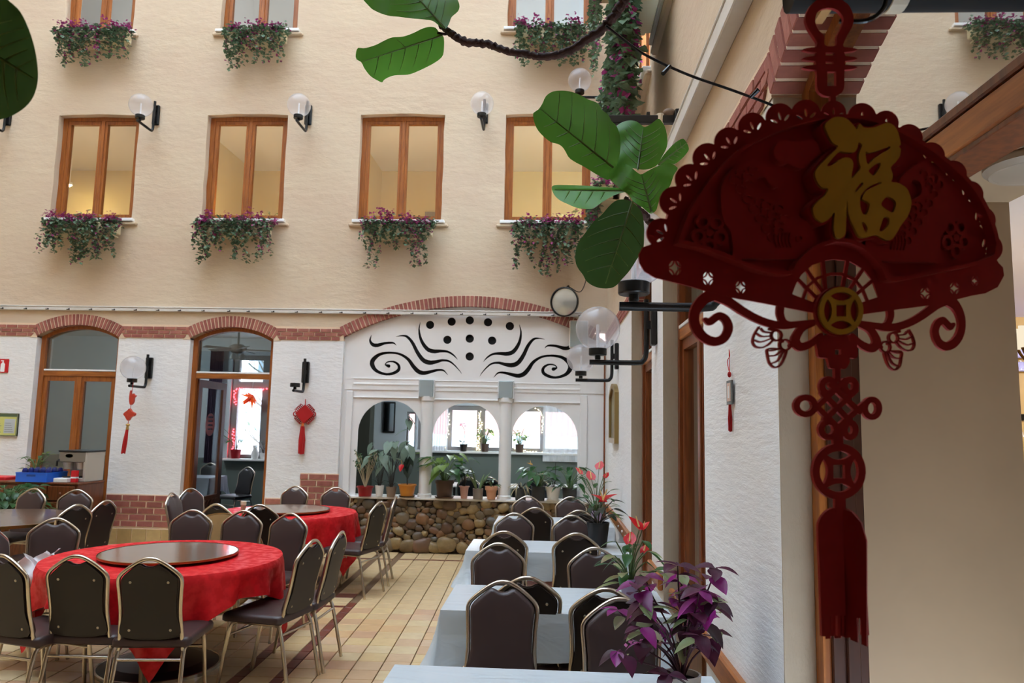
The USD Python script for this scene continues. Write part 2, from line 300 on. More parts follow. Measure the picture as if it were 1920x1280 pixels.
# ---- other two sides of the courtyard (outside the picture), glazing frame height
left = T('wall_left', kind='structure'); P('plaster', bx(-10.9, -6, 0, -10.6, YB+.3, TOP), M['tan'], left)
front = T('wall_front', kind='structure'); P('plaster', bx(-10.9, -3.3, 0, 1.6, -3, TOP), M['tan'], front)

# ---- floor: square tiles turned a little against the walls
floor = T('floor', kind='structure')
P('screed', bx(-10.9, -6.3, -.12, XR+.1, YB+.4, -.012), mat('grout', (120, 92, 66), .9), floor)
th = -math.atan((1032-983)/F); ct, st = math.cos(th), math.sin(th)
def t2w(q): q = np.asarray(q, float); return np.c_[q[:, 0]*ct+q[:, 1]*st, -q[:, 0]*st+q[:, 1]*ct]
TILE = [(218, 188, 140), (224, 200, 156), (210, 172, 132), (222, 192, 140), (214, 180, 142), (216, 176, 128), (206, 164, 128), (220, 196, 150)]
tm = mat('floor_tile', TILE[0], .32, rnd=TILE, var=.25, vs=9, coord='world', rgb2=(180, 140, 100))
tmi = mat('floor_tile_far', TILE[0], .32, isl=TILE, var=.25, vs=9, coord='world', rgb2=(180, 140, 100))
tr = mat('red_floor_tile', (120, 62, 46), .4, var=.3, vs=9, coord='world')
A0, PT = -1.394, .2
cand = []; strips = []
for i in range(-46, 13):
    for j in range(-12, 58):
        a0, b0 = A0+PT*i+(-.08 if i < -1 else 0)+(-.08 if i < -2 else 0), PT*j+.1
        w = PT
        if i in (-2, -3): strips.append((a0+PT-.0, a0+PT+.08, b0, b0+PT))
        q = [(a0+.004, b0+.004), (a0+w-.004, b0+.004), (a0+w-.004, b0+PT-.004), (a0+.004, b0+PT-.004)]
        q = t2w(q); c = q.mean(0)
        if not (-10.5 < c[0] < XR-.02 and -2 < c[1] < YB+.02): continue
        q[:, 0] = np.minimum(q[:, 0], XR); q[:, 1] = np.minimum(q[:, 1], YB)
        field = i < -1 and i > -14 and 7.6 < b0 < 7.85
        if (i < -1 and 7.2 < b0 < 7.45) or b0 > 9.85 and b0 < 10.05:     # narrow red band
            for s0, s1, rd in ((0, .07, True), (.07, PT, False)):
                q2 = t2w([(a0+.004, b0+s0+.003), (a0+w-.004, b0+s0+.003), (a0+w-.004, b0+s1-.003), (a0+.004, b0+s1-.003)]); q2[:, 0] = np.minimum(q2[:, 0], XR); q2[:, 1] = np.minimum(q2[:, 1], YB); cand.append((q2, rd))
            continue
        cand.append((q, field))
for a0, a1, b0, b1 in strips:
    q = t2w([(a0+.003, b0+.003), (a1-.003, b0+.003), (a1-.003, b1-.003), (a0+.003, b1-.003)])
    if -2 < q[:, 1].mean() < 7.4 and q[:, 0].mean() > -10: cand.append((q, True))
def seen(q):
    c = q.mean(0)
    if c[1] < 1.5: return 0
    x, y = proj((c[0], c[1], 0)); d = [proj((p[0], p[1], 0)) for p in q]; ar = abs(sum(d[k][0]*d[(k+1) % 4][1]-d[(k+1) % 4][0]*d[k][1] for k in range(4)))/2
    return ar if -30 < x < 1330 and 900 < y < 1300 else 0
cand.sort(key=lambda c: -seen(c[0])); far = MB(); farr = MB()
for k, (q, red) in enumerate(cand):
    g = slab(q, -.012, 0, .0025)
    if k < 290 and seen(q) > 0: P('tile', g, tr if red else tm, floor)
    else: (farr if red else far).add(g)
P('tiles_beyond', far, tmi, floor, kind='stuff')
if farr.v: P('red_tiles_beyond', farr, tr, floor, kind='stuff')

# ---- windows
_wn = [0]
def window(fr, u0, u1, v0, v1, wd=.11, blind=False):
    _wn[0] += 1; t = T(f'window_{_wn[0]}', kind='structure'); o = .065; mid = (u0+u1)/2; v1 = v1+.02
    f = sbox(u0-.02, v0, u1+.02, v1).difference(sbox(u0+o, v0+o*.7, u1-o, v1-o))
    P('frame', fr(ext(f, -wd-.09, -wd)), M['wood'], t)
    for a, b in ((u0+o, mid-.015), (mid+.015, u1-o)):
        s = sbox(a, v0+o*.7, b, v1-o).difference(sbox(a+.05, v0+.1, b-.05, v1-o-.05))
        P('sash', fr(ext(s, -wd-.075, -wd-.012)), M['wood'], t)
        P('pane', fr(bx(a+.045, v0+.09, -wd-.048, b-.045, v1-o-.045, -wd-.04)), M['glass'], t)
    P('mullion', fr(bx(mid-.03, v0+.05, -wd-.08, mid+.03, v1-o, -wd+.004, .006)), M['wood'], t)
    P('sill', fr(MB().add(bx(u0-.05, v0-.045, -wd-.02, u1+.05, v0, .07, .006))), M['sill'], t)
    P('ledge', fr(bx(u0-.1, v0-.1, -.05, u1+.1, v0-.05, .05, .015)), M['tan'], t)
    return t
for a, b in W2: window(BACK, a, b, *W2Z)
for a, b in W3: window(BACK, a, b, *W3Z)
for a, b in WR: window(RIGHT, a, b, *W2Z, wd=.05)
window(RIGHT, 8.3, 9.5, *W3Z, wd=.05)

# ---- arched doors
def door_frame(n, fr, o, zt=2.34, wd=.1, mull=True, glass='dim', leaves=True, bead='sill', wm='wood'):
    t = T(f'door_{n}', kind='structure'); u0, u1 = o; k = .07
    full = opening(u0, u1, 0, SPR, RISE); hole = opening(u0+k, u1-k, -.1, SPR-.02, RISE-.03)
    P('frame', fr(ext(full.difference(hole), -wd-.12, -wd)), M[wm], t)
    P('transom_bar', fr(bx(u0+k, zt, -wd-.09, u1-k, zt+.075, -wd, .006)), M['woodh'], t)
    if bead != 'sill': P('transom_soffit', fr(bx(u0+k, zt-.012, -wd-.10, u1-k, zt+.001, -wd-.004, .002)), M['wooddark'], t)  # added dark strip: shade of the bar's underside put into its colour
    tg = hole.intersection(sbox(-20, zt+.09, 20, 9))
    P('transom_pane', fr(ext(tg, -wd-.05, -wd-.042)), M['dim'] if glass == 'dim' else pane('coated_glass', (.5, .5, .48), ior=3.3), t)
    P('glazing_bead', fr(bx(u0+k, zt+.075, -wd-.05, u1-k, zt+.1, -wd+.005, .004)), M[bead], t)
    if leaves:
        mid = (u0+u1)/2
        for a, b in ((u0+k, mid-.01), (mid+.01, u1-k)):
            s = sbox(a, .02, b, zt).difference(sbox(a+.06, .5, b-.06, zt-.07))
            P('door_leaf', fr(ext(s, -wd-.08, -wd-.02)), M[wm], t)
            P('pane', fr(bx(a+.055, .49, -wd-.055, b-.055, zt-.065, -wd-.047)), M[glass], t)
        P('mullion', fr(bx(mid-.035, .02, -wd-.07, mid+.035, zt, -wd-.006, .006)), M[wm], t)
    return t
door_frame(1, BACK, D1)
d2 = door_frame(2, BACK, D2, leaves=False)
jd = mat('jamb_dark_wood', (66, 32, 18), .4, var=.5, vs=5, coord='world', stretch=(9, 9, .7))
d3 = door_frame(3, RIGHT, OC, leaves=False, glass='glass', zt=2.335, bead='wooddark')
P('jamb_liner', RIGHT(bx(OC[1]-.085, 0, -.235, OC[1]-.068, 2.33, -.125, .003)), jd, d3); P('jamb_liner', RIGHT(bx(OC[1]-.10, 0, -.205, OC[1]-.083, 2.33, -.165, .003)), jd, d3)  # added strips whose dark colour paints the shaded side of the jamb
door_frame(4, RIGHT, OB, wm='woodred'); door_frame(5, RIGHT, OA, wm='woodred')
# open leaf of the second door, turned inwards
hx, hy = D2[0]+.075, YB+.16
def leaf_fr(v): return v
LF = Fr((hx, hy, 0), (math.cos(math.radians(93)), math.sin(math.radians(93)), 0), (0, 0, 1), (math.sin(math.radians(93)), -math.cos(math.radians(93)), 0))
lw = D2[1]-D2[0]-.16
P('door_leaf', LF(ext(sbox(0, .03, lw, 2.33).difference(sbox(.13, .62, lw-.13, 2.22)), -.022, .022)), M['wooddark'], d2)
P('pane', LF(bx(.12, .61, -.004, lw-.12, 2.23, .004)), M['glass'], d2)
P('sticker', LF(ext(Point(lw/2, 1.68).buffer(.17, 16).difference(unary_union([sbox(lw/2-.09, 1.6+.06*i, lw/2+.09, 1.625+.06*i) for i in range(4)])), .005, .009)), mat('sticker_red', (150, 50, 48), .6), d2, label='round red paper sticker')
for i in range(7):
    u = .12+i*.13; s = Polygon([(u, .06), (u+.11, .06), (u+.11+.5, .56), (u+.5, .56)]).intersection(sbox(.1, .06, lw-.1, .56))
    s2 = Polygon([(u-.52, .06), (u-.41, .06), (u+.09, .56), (u-.02, .56)]).intersection(sbox(.1, .06, lw-.1, .56))
    if s.area > .003: P('plank', LF(ext(s, .018, .032)), M['wooddark'], d2)
    if i < 5 and s2.area > .003: P('plank', LF(ext(s2, .018, .032)), M['wooddark'], d2)

# ---- white niche panel with cut-out ornament over three arches
niche = T('trim_1', kind='structure')
pan = opening(BA[0]+.0, XR+.2, .745, BA[2]-.0, BA[3]).intersection(opening(BA[0], BA[1], .745, BA[2], BA[3]).union(sbox(-1, .745, XR, 2.8))).intersection(sbox(-9, 0, XR, 9))
pan = opening(BA[0], BA[1], .745, BA[2], BA[3]).union(sbox(BA[1]-.05, .745, XR, BA[2]-.02))
ar = []
for x0, x1, top in ((667, 788, 750), (809, 935, 755), (958, 1083, 760)):
    a, b = bw(x0, 850)[0], bw(x1, 850)[0]; zt = bw((x0+x1)/2, top)[1]; r = (b-a)/2
    ar.append(opening(a, b, .6, zt-r*.92, r*.92-.0))
Z7 = lambda x, y: bw(640+x/4, 540+y/4)
strokes = [[(215, 345, 4), (205, 385, 16), (225, 415, 26), (260, 420, 28), (310, 405, 20), (360, 400, 16), (385, 405, 10), (400, 420, 3)],
    [(400, 355, 3), (440, 348, 10), (480, 355, 18), (520, 400, 24), (555, 470, 28), (595, 525, 32), (640, 545, 34), (690, 540, 26), (740, 528, 18), (790, 535, 14), (830, 565, 10), (865, 605, 6), (880, 628, 2)],
    [(580, 248, 3), (570, 300, 12), (578, 360, 20), (600, 410, 26), (635, 450, 30), (680, 463, 30), (730, 460, 22), (780, 465, 16), (820, 488, 12), (850, 520, 3)],
    [(343, 572, 26), (318, 562, 10), (335, 542, 10), (380, 540, 14), (415, 565, 20), (415, 600, 24), (375, 625, 22), (320, 632, 18), (255, 610, 24), (222, 570, 34), (225, 530, 34), (270, 490, 24), (330, 475, 18), (390, 476, 16), (440, 490, 18), (490, 525, 24), (525, 575, 30), (560, 610, 32), (600, 622, 30), (650, 612, 24), (700, 600, 18), (745, 602, 12), (778, 635, 3)]]
def to_wall(g): return affinity.affine_transform(g, [Z7(1, 0)[0]-Z7(0, 0)[0], Z7(0, 1)[0]-Z7(0, 0)[0], Z7(1, 0)[1]-Z7(0, 0)[1], Z7(0, 1)[1]-Z7(0, 0)[1], *Z7(0, 0)])
cut = []
for s in strokes:
    g = ribbon(s); cut += [g, affinity.translate(affinity.scale(g, -1, 1, origin=(945, 400)), 0, 16)]
for x, y in ((652, 267), (812, 243), (946, 233), (1080, 247), (1240, 275), (778, 377), (943, 368), (1107, 382), (940, 499)): cut.append(Point(x, y).buffer(31, 12))
cut = unary_union([to_wall(g).simplify(.0015) for g in cut])
PW = -.06
P('panel', BACK(ext(pan.difference(unary_union(ar+[cut])), PW-.018, PW)), M['panel'], niche)
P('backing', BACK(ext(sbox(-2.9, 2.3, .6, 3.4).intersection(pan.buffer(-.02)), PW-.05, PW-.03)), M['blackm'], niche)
for y, w in ((722, .03), (747, .02), (712, .015)):
    for xa, xb in ((661, 785), (813, 934), (962, 1088)):
        a, b = bw(xa, y+(xa-800)*.03), bw(xb, y+(xb-800)*.03); z = (a[1]+b[1])/2
        P('moulding', BACK(bx(a[0], z-w/2, PW-.005, b[0], z+w/2, PW+.02, .006)), M['panel'], niche)
rail2 = pan.intersection(sbox(-9, 2.19, 9, 2.42)); P('lintel', BACK(ext(rail2.buffer(-.03), PW, PW+.012)), M['panel'], niche)
for xa, nm in ((649, 'pilaster'), (1094, 'pilaster')):
    c = bw(xa, 850)[0]; P(nm, BACK(bx(c-.05, .75, PW, c+.05, 2.2, PW+.025, .008)), M['panel'], niche)
for xa in (797, 946):
    c = bw(xa, 850)[0]; P('column', BACK((lathe([(0, .745), (.098, .745), (.098, .79), (.084, .80), (.084, 2.06), (.1, 2.08), (.1, 2.14), (0, 2.14)], 24)[0] @ np.array([[1, 0, 0], [0, 0, 1], [0, 1, 0.]]) + [c, 0, PW+.0], lathe([(0, 0)]*8, 24)[1])), M['panel'], niche, smooth=30)
    c2 = bw(xa+2, 737)[0]; P('capital', BACK(bx(c2-.095, 2.13, PW-.02, c2+.095, 2.37, PW+.09, .006)), M['greyblue'], niche, label='grey blue metal capital block')
    for s in (-1, 1): P('capital_flange', BACK(bx(c2+s*.105-.008, 2.12, PW, c2+s*.105+.008, 2.38, PW+.06, .003)), M['sill'], niche)
# stone plinth
st = T('trim_2', kind='structure')
P('mortar_bed', BACK(ext(sbox(NI0+.01, -.02, XR, .715), -.33, -.02)), mat('dark_mortar', (62, 48, 34), .95, bump=.6, bs=40, coord='world'), st)
P('ledge', BACK(bx(NI0, .715, -.36, XR, .748, .035, .008)), M['white_s'], st)
P('jamb', BACK(bx(NI0-.0, .2, -.3, NI0+.02, .715, -.0)), M['white'], st)
STN = [(134, 112, 78), (108, 92, 72), (156, 130, 88), (100, 82, 64), (138, 98, 66), (116, 82, 60), (92, 86, 78), (166, 140, 96), (98, 72, 56), (124, 108, 86)]
stm = mat('river_stone', STN[0], .42, rnd=STN, var=.55, vs=9, bump=.35, bs=26, bd=.01, coord='world')
pts = []; R2 = random.Random(3)
def rad_at(z): return R2.uniform(.085, .115) if z < .14 else R2.choice([.045, .05, .06, .07, .08, .085])
for _ in range(9000):
    z = R2.uniform(.06, .69); r = rad_at(z); x = R2.uniform(NI0+.06, XR-.05)
    if len(pts) >= 270: break
    if all((x-a)**2+((z-b)*1.12)**2 > (.86*(r+q))**2 for a, b, q in pts) and z+r*.7 < .735 and z-r*.8 > -.02: pts.append((x, z, r))
for _ in range(14000):
    if len(pts) >= 299: break
    z = R2.uniform(.05, .69); r = R2.uniform(.028, .042); x = R2.uniform(NI0+.06, XR-.05)
    if all((x-a)**2+((z-b)*1.12)**2 > (.84*(r+q))**2 for a, b, q in pts) and z+r*.7 < .72: pts.append((x, z, r))
for x, z, r in pts:
    r *= 1.13
    v, f = ball((0, 0, 0), 1, 2); n = meshkit.noise(v*1.3+np.array([x*9, z*7, 3]), 5)[:, None]; v = v*(.72+.5*n)
    v = np.sign(v)*np.abs(v)**.86; v = v*[r*R2.uniform(.98, 1.22), r*R2.uniform(.78, .98), r*.72]; a = R2.uniform(-.4, .4); v = v @ np.array([[math.cos(a), math.sin(a), 0], [-math.sin(a), math.cos(a), 0], [0, 0, 1]])
    P('stone', BACK((v+[x, max(z, r*.8), -.02], f)), stm, st, smooth=True)
# conduit along both walls with small clips
c = T('trim_3', kind='structure')
P('conduit', BACK(bx(-10.6, 3.285, 0, .42, 3.335, .05, .006)), M['conduit'], c)
P('conduit_lid', BACK(bx(-10.6, 3.335, 0, .42, 3.352, .058, .004)), M['conduit'], c)
for i in range(28):
    x = -8.0+i*.335+rng.uniform(-.03, .03)
    if x < .4: P('clip', BACK(MB().add(bx(x-.022, 3.292, .05, x+.018, 3.302, .062)).add(bx(x+.008, 3.292, .05, x+.02, 3.312, .066))), M['black'], c)
c = T('trim_4', kind='structure')
P('conduit', RIGHT(bx(-6, 3.40, 0, 8.6, 3.49, .075, .006)), M['conduit'], c)
P('conduit_lid', RIGHT(bx(-6, 3.49, 0, 8.6, 3.50, .082, .003)), M['white_s'], c)
c = T('trim_5', kind='structure')     # wooden chair rail
P('rail', RIGHT(bx(7.2, .66, 0, 9.9, .77, .035, .008)), M['woodh'], c); P('rail', RIGHT(bx(5.2, .66, 0, 5.77, .77, .035, .008)), M['woodh'], c); P('rail', RIGHT(bx(2.6, .66, 0, 4.75, .77, .035, .008)), M['woodh'], c)
for y in (2.75, 3.15, 3.6, 7.35, 7.7, 8.1): P('bolt', RIGHT((lathe([(0, .012), (.012, .010), (.014, 0)], 12)[0] + [y, .715, .035], lathe([(0, 0)]*3, 12)[1])), M['sill'], c)
P('pipe', RIGHT((tube([(YB-.03, 0, .03), (YB-.03, 2.9, .03)], .012, 8))), mat('copper_pipe', (140, 80, 50), .4, metal=.6), c, label='thin brown pipe in the corner')
# ================================================ the rooms behind the walls and what is seen outside
def room(x0, x1, y0, y1, z0, z1, wall, flo, ceil, skip='', far=None, low=None):
    g = .06
    P('floor', bx(x0, y0, z0-g, x1, y1, z0), flo); P('ceiling', bx(x0, y0, z1, x1, y1, z1+g), ceil)
    sh = sbox(x0, z0, x1, z1)
    if far is not None: sh = sh.difference(far)
    fr = Fr((0, y1, 0), (1, 0, 0), (0, 0, 1), (0, 1, 0))
    if 'b' not in skip: P('wall_far', fr(ext(sh, 0, .25)), wall)
    if 'l' not in skip: P('wall_side', bx(x0-g, y0, z0, x0, y1, z1), wall)
    if 'r' not in skip: P('wall_side', bx(x1, y0, z0, x1+g, y1, z1), wall)
    if low: P('wall_panelling', fr(ext(sbox(x0, z0, x1, low[0]), -.02, 0)), low[1])  # green-grey paint, with the shade below the sill worked into its colour
grey_w = mat('room_grey_blue', (196, 204, 208), .7); green_w = mat('room_green_grey', (104, 114, 108), .6); teal_f = mat('teal_carpet', (34, 58, 66), .9)
yel_w = mat('upstairs_yellow', (222, 204, 150), .7); white_c = mat('room_ceiling', (226, 224, 218), .7); wood_f = mat('room_wood_floor', (110, 72, 44), .5)
g1win = sbox(-6.55, 1.0, -4.4, 3.1)
room(-10.6, -4.02, YB+.36, 15, 0, 3.45, grey_w, teal_f, white_c, far=g1win, low=(1.0, green_w))
g2win = sbox(-2.6, 1.27, .75, 2.14).union(sbox(-2.82, 1.27, -2.64, 2.0))
room(-3.96, 1.5, YB+.36, 14.6, 0, 2.75, grey_w, teal_f, white_c, far=g2win, low=(1.25, green_w))
for i, (a, b) in enumerate(((-10.4, -5.75), (-5.65, -3.3), (-3.2, -1.2), (-1.1, 1.4))):
    room(a, b, YB+.36, 13.3, 4.2, 6.42, yel_w, wood_f, white_c)
blue_w = mat('upstairs_blue_grey', (196, 206, 214), .7)
room(-10.4, 1.4, YB+.36, 12.6, 7.1, 9.6, blue_w, wood_f, white_c)
P('wall_panel', bx(-2.35, 13.2, 4.2, -1.22, 13.29, 5.62), mat('grey_panel', (128, 118, 108), .6), label='grey wall panel in the third upstairs room')
P('wall_panel', bx(-5.6, 13.1, 4.2, -5.0, 13.29, 5.3), mat('grey_panel_light', (176, 168, 140), .6)); P('wall_panel', bx(-2.9, 13.0, 4.2, -2.3, 13.29, 5.4), mat('yellow_panel', (226, 206, 140), .6))
# right-hand room with the bar
ocr = mat('ochre_wall', (206, 168, 78), .6); lil = mat('lilac_cornice', (206, 204, 226), .5); darkf = mat('dark_floor', (38, 22, 18), .5)
room(XR+.80, 8, -1.5, 8.1, 0, 3.0, ocr, darkf, mat('warm_ceiling', (226, 214, 200), .6), skip='l'); P('wall_side', bx(XR+.2, -1.6, 0, 8, -1.5, 3.05), ocr)
for i, (z, d) in enumerate(((2.42, .05), (2.56, .09), (2.66, .05), (2.74, .14))): P('trim_6' if i == 0 else 'trim_6_00%d' % i, bx(1.6, 8.1-d, z, 8, 8.1, z+.10, .01), lil, kind='structure')
for p in stage.GetPrimAtPath('/World').GetChildren():
    if p.GetName().startswith(('floor_', 'ceiling', 'wall_far', 'wall_side', 'wall_panel')) : tag(p, kind='structure')
# room lights: the small ceiling spots that show as bright dots, then added fill bulbs without fixtures
warm = (1.0, .78, .5)
def spot(px, py, Y, z, pw, label):
    p = onY(px, py, Y); t = T('ceiling_spotlight', label, 'spotlight', None, p)
    P('housing', lathe([(0, .05), (.05, .05), (.05, .0), (.04, .0), (.04, .03), (0, .03)], 16), M['white_s'], t); P('bulb', ball((0, 0, 0), .028, 1), emit('spot_bulb%d' % px, (255, 226, 170), pw), t)
    P('bracket', tube([(0, 0, .05), (0, 0, max(.08, z-p[2]))], .012, 6), M['white_s'], t)
spot(130, 347, 12.6, 6.4, 220, 'small lit spotlight behind the leftmost middle-storey window'); spot(427, 270, 12.2, 6.4, 260, 'small lit spotlight behind the second middle-storey window'); spot(773, 272, 12.2, 6.4, 260, 'small lit spotlight behind the third middle-storey window'); spot(1041, 276, 12.2, 6.4, 220, 'small lit spotlight behind the middle-storey window beside the fig leaves')
for x in (-7.6, -4.6, -2.2, .1): lamp('upstairs', (x, 11.15, 4.42), .08, 46, warm) if x == -7.6 else lamp('upstairs%d' % int(x*-10+90), (x, 11.15, 4.42), .08, 46, warm)  # added warm fill bulbs, hidden below the sills
lamp('top_floor', (-6.5, 11.2, 7.3), .1, 55, (.85, .92, 1.0)); lamp('top_floor_b', (-1.5, 11.2, 7.3), .1, 55, (.85, .92, 1.0)); lamp('dining', (-1.2, 12.4, 2.62), .1, 34, (.82, .92, 1.0)); lamp('door_room', (-7.4, 12.6, 3.2), .1, 45, (.82, .92, 1.0))  # added unseen cool fill bulbs for the top floor and ground rooms
# outside: snow, a pink house across the street, a bare tree
t = tag(P('snowy_ground', bx(-40, 15.3, -.3, 40, 60, -.2), mat('snow', (200, 204, 210), .8)), kind='structure')
h = T('pink_house', 'pale pink rendered house seen through the dining room windows', 'house')
P('wall', bx(-4.2, 22, -.2, 16, 30, 7), mat('pink_render', (206, 146, 134), .8), h); P('base_course', bx(-4.25, 21.95, -.2, 16, 22, 1.5), mat('pale_base', (190, 206, 210), .8), h); P('roof', bx(-4.6, 21.6, 7, 16.4, 30.4, 7.4), M['sill'], h)
h = T('white_building', 'pale building across the snow beyond the open door room', 'building'); P('wall', bx(-40, 40, -.2, -6, 48, 9), mat('pale_render', (222, 224, 226), .8), h)
for i in range(6):
    for k in range(2): P('window', bx(-36+i*5, 39.96, 1+k*3.4, -34.4+i*5, 40, 3+k*3.4), mat('far_glass', (110, 118, 126), .2) if i+k == 0 else '/World/Looks/far_glass', h)
tr_ = T('bare_tree', 'leafless tree outside the far window of the open door room', 'tree', None, (-8.1, 21, -.2)); b = MB(); R3 = random.Random(5)
P('trunk', tube([(0, 0, 0), (.03, 0, 1.4), (0, .05, 2.6), (.1, 0, 4.6)], [.16, .13, .1, .03], 10), mat('bark', (96, 88, 78), .9), tr_)
for i in range(26):
    z = R3.uniform(1.2, 4.3); a = R3.uniform(0, 6.28); l = R3.uniform(.5, 1.4); p0 = np.array([.02, .03, z]); d = np.array([math.cos(a), math.sin(a), .5])
    p = [p0+d*l*t+[0, 0, .3*t*t] for t in (0, .4, .7, 1)]; b.add(tube(p, [.035, .022, .014, .005], 5))
    for k in range(3): q = p[1+k % 3]; b.add(tube([q, q+np.array([R3.uniform(-.3, .3), R3.uniform(-.3, .3), R3.uniform(.1, .4)])], [.012, .003], 4))
P('branches', b, '/World/Looks/bark', tr_)
# far windows of the two ground rooms
fw = mat('grey_window_frame', (128, 124, 122), .5)
FW1 = Fr((0, 15.1, 0), (1, 0, 0), (0, 0, 1), (0, -1, 0)); FW2 = Fr((0, 14.7, 0), (1, 0, 0), (0, 0, 1), (0, -1, 0))
_wn[0] = 11; t = T('window_12', kind='structure')
panes = [sbox(-6.42, 1.08, -5.92, 2.42), sbox(-5.72, 1.08, -5.2, 2.42), sbox(-5.1, 1.08, -4.55, 2.42), sbox(-6.42, 2.56, -5.92, 3.0), sbox(-5.72, 2.56, -5.2, 3.0), sbox(-5.1, 2.56, -4.55, 3.0)]
P('frame', FW1(ext(g1win.difference(unary_union(panes)), -.06, .04)), fw, t)
for q in panes: P('pane', FW1(ext(q, -.012, -.006)), M['clear'], t)
P('sill', FW1(bx(-6.6, .96, -.1, -4.3, 1.0, .32, .006)), M['white_s'], t)
t = T('window_13', kind='structure')
panes = [sbox(-2.5, 1.34, -2.02, 2.05), sbox(-1.93, 1.34, -1.44, 2.05), sbox(-1.28, 1.34, -.82, 2.05), sbox(-.74, 1.34, -.2, 2.05), sbox(-.1, 1.34, .66, 2.05), sbox(-2.79, 1.32, -2.67, 1.96)]
P('frame', FW2(ext(g2win.difference(unary_union(panes)), -.06, .04)), fw, t)
for q in panes: P('pane', FW2(ext(q, -.012, -.006)), M['clear'], t)
P('sill', FW2(bx(-3.1, 1.22, 0, 1.4, 1.262, .22, .006)), M['white_s'], t)
# curtains
voile = mat('voile', (244, 246, 250), .8, alpha=.78)
def curtain(fr, u0, u1, v0, v1, w, label, m=voile, name='curtain'):
    n = 60; us = np.linspace(u0, u1, n); vs = np.linspace(v0, v1, 5); vv = []
    for k, v in enumerate(vs):
        for i, u in enumerate(us): vv.append((u, v, w+.018*math.sin(i*.75)+.008*math.sin(i*1.9+k*.4)))
    f = [[k*n+i, k*n+i+1, (k+1)*n+i+1, (k+1)*n+i] for k in range(4) for i in range(n-1)]
    t = T(name, label, 'curtain'); P('cloth', fr((np.array(vv), np.array(f)[:, [0, 1, 2, 3]][:, [0, 1, 2]].tolist()+np.array(f)[:, [0, 2, 3]].tolist())), m, t, smooth=True)
    P('rod', fr(tube([(u0-.05, v1+.01, w), (u1+.05, v1+.01, w)], .012, 8)), M['white_s'], t)
    for u in (u0-.03, u1+.03): P('bracket', fr(bx(u-.008, v1, -.1, u+.008, v1+.02, w)), M['white_s'], t)
curtain(FW2, -2.35, -1.98, 1.24, 2.2, .2, 'sheer white curtain seen in the middle arch'); curtain(FW2, -.14, .62, 1.1, 2.2, .2, 'sheer white curtain seen in the right arch')
curtain(FW1, -6.95, -6.68, .9, 3.2, .25, 'dark purple curtain behind the open door', mat('purple_velvet', (66, 50, 72), .9))
# warm string lights
def string_lights(name, label, paths, r, m, wire):
    t = T(name, label, 'string lights'); wb, bb = MB(), MB()
    for pts, n in paths:
        p = spline(pts, 8); wb.add(tube(p, .004, 4))
        L = np.r_[0, np.cumsum(np.linalg.norm(np.diff(p, axis=0), axis=1))]
        for k in range(n):
            s = L[-1]*(k+.5)/n; q = np.array([np.interp(s, L, p[:, j]) for j in range(3)])+[rng.uniform(-.025, .025), -.01, rng.uniform(-.01, .01)]; bb.add(ball(q, r, 1))
    P('wire', wb, wire, t); P('bulbs', bb, m, t, kind='stuff')
wl = emit('warm_bulbs', (255, 236, 180), 5); Yc = 14.63
q = lambda *a: [onY(x, y, Yc) for x, y in a]
string_lights('string_lights', 'warm white string lights hanging in the middle arch window', [(q((842, 772), (840, 810), (838, 845), (872, 848), (912, 856), (930, 852)), 26), (q((901, 770), (898, 800), (899, 830), (895, 862)), 22), (q((897, 772), (902, 800), (893, 840), (902, 866)), 22), (q((870, 840), (876, 858), (890, 862), (902, 852)), 10)], .0075, wl, M['white_s'])
string_lights('string_lights', 'warm white string lights beside the sheer curtain in the right arch', [(q((1003, 764), (1014, 772), (1018, 790), (1015, 812)), 14), (q((962, 840), (990, 846), (1020, 848)), 16)], .0075, wl, M['white_s'])
q = lambda *a: [onY(x, y, 15.03) for x, y in a]
string_lights('string_lights', 'red string lights framing the window behind the open door', [(q((441, 759), (441, 738), (446, 728), (470, 731), (504, 729)), 30), (q((439, 803), (437, 830), (435, 853)), 16)], .014, emit('red_bulbs', (255, 60, 70), 3), M['redcord'])
# paper star
t = T('paper_star', 'orange paper star hanging in the window behind the open door', 'star', None, onY(473, 744, 14.75)); b = MB()
for k in range(14):
    d = nrg.normal(size=3); d /= np.linalg.norm(d); a = np.cross(d, [0, 1, .3]); a /= np.linalg.norm(a); c2 = np.cross(d, a)
    b.add(np.array([a*.05, c2*.05, -a*.05, -c2*.05, d*.26]), np.array([[0, 1, 4], [1, 2, 4], [2, 3, 4], [3, 0, 4], [0, 2, 1], [0, 3, 2]]))
P('points', b, leafmat('orange_paper', (244, 120, 56), (236, 96, 40), .7), t); P('cord', tube([(0, 0, .1), (0, 0, .75)], .005, 4), M['white_s'], t)
# ceiling fan seen through the transom
t = T('ceiling_fan', 'grey ceiling fan seen through the fanlight over the open door', 'ceiling fan', None, onY(446, 655, 12.8)); gm = mat('fan_grey', (106, 108, 104), .5)
P('rod', tube([(0, 0, .05), (0, 0, .53)], .02, 8), gm, t); P('canopy', lathe([(0, .5), (.08, .5), (.07, .40), (.02, .38)], 16), gm, t); P('motor', lathe([(0, -.07), (.08, -.07), (.15, -.02), (.15, .05), (.08, .09), (0, .09)], 20), gm, t)
for k in range(5):
    a = k*2*math.pi/5+.3; v, f = bx(.14, -.06, -.006, .62, .06, .006, .004); P('blade', (rot(rot(v, 0, .2), a), f), gm, t)
for k in range(3): a = k*2.1; P('lamp_shade', (lathe([(.015, 0), (.04, -.03), (.055, -.1)], 12)[0] @ np.eye(3)+[.09*math.cos(a), .09*math.sin(a), -.07], lathe([(0, 0)]*3, 12)[1]), M['white_s'], t)
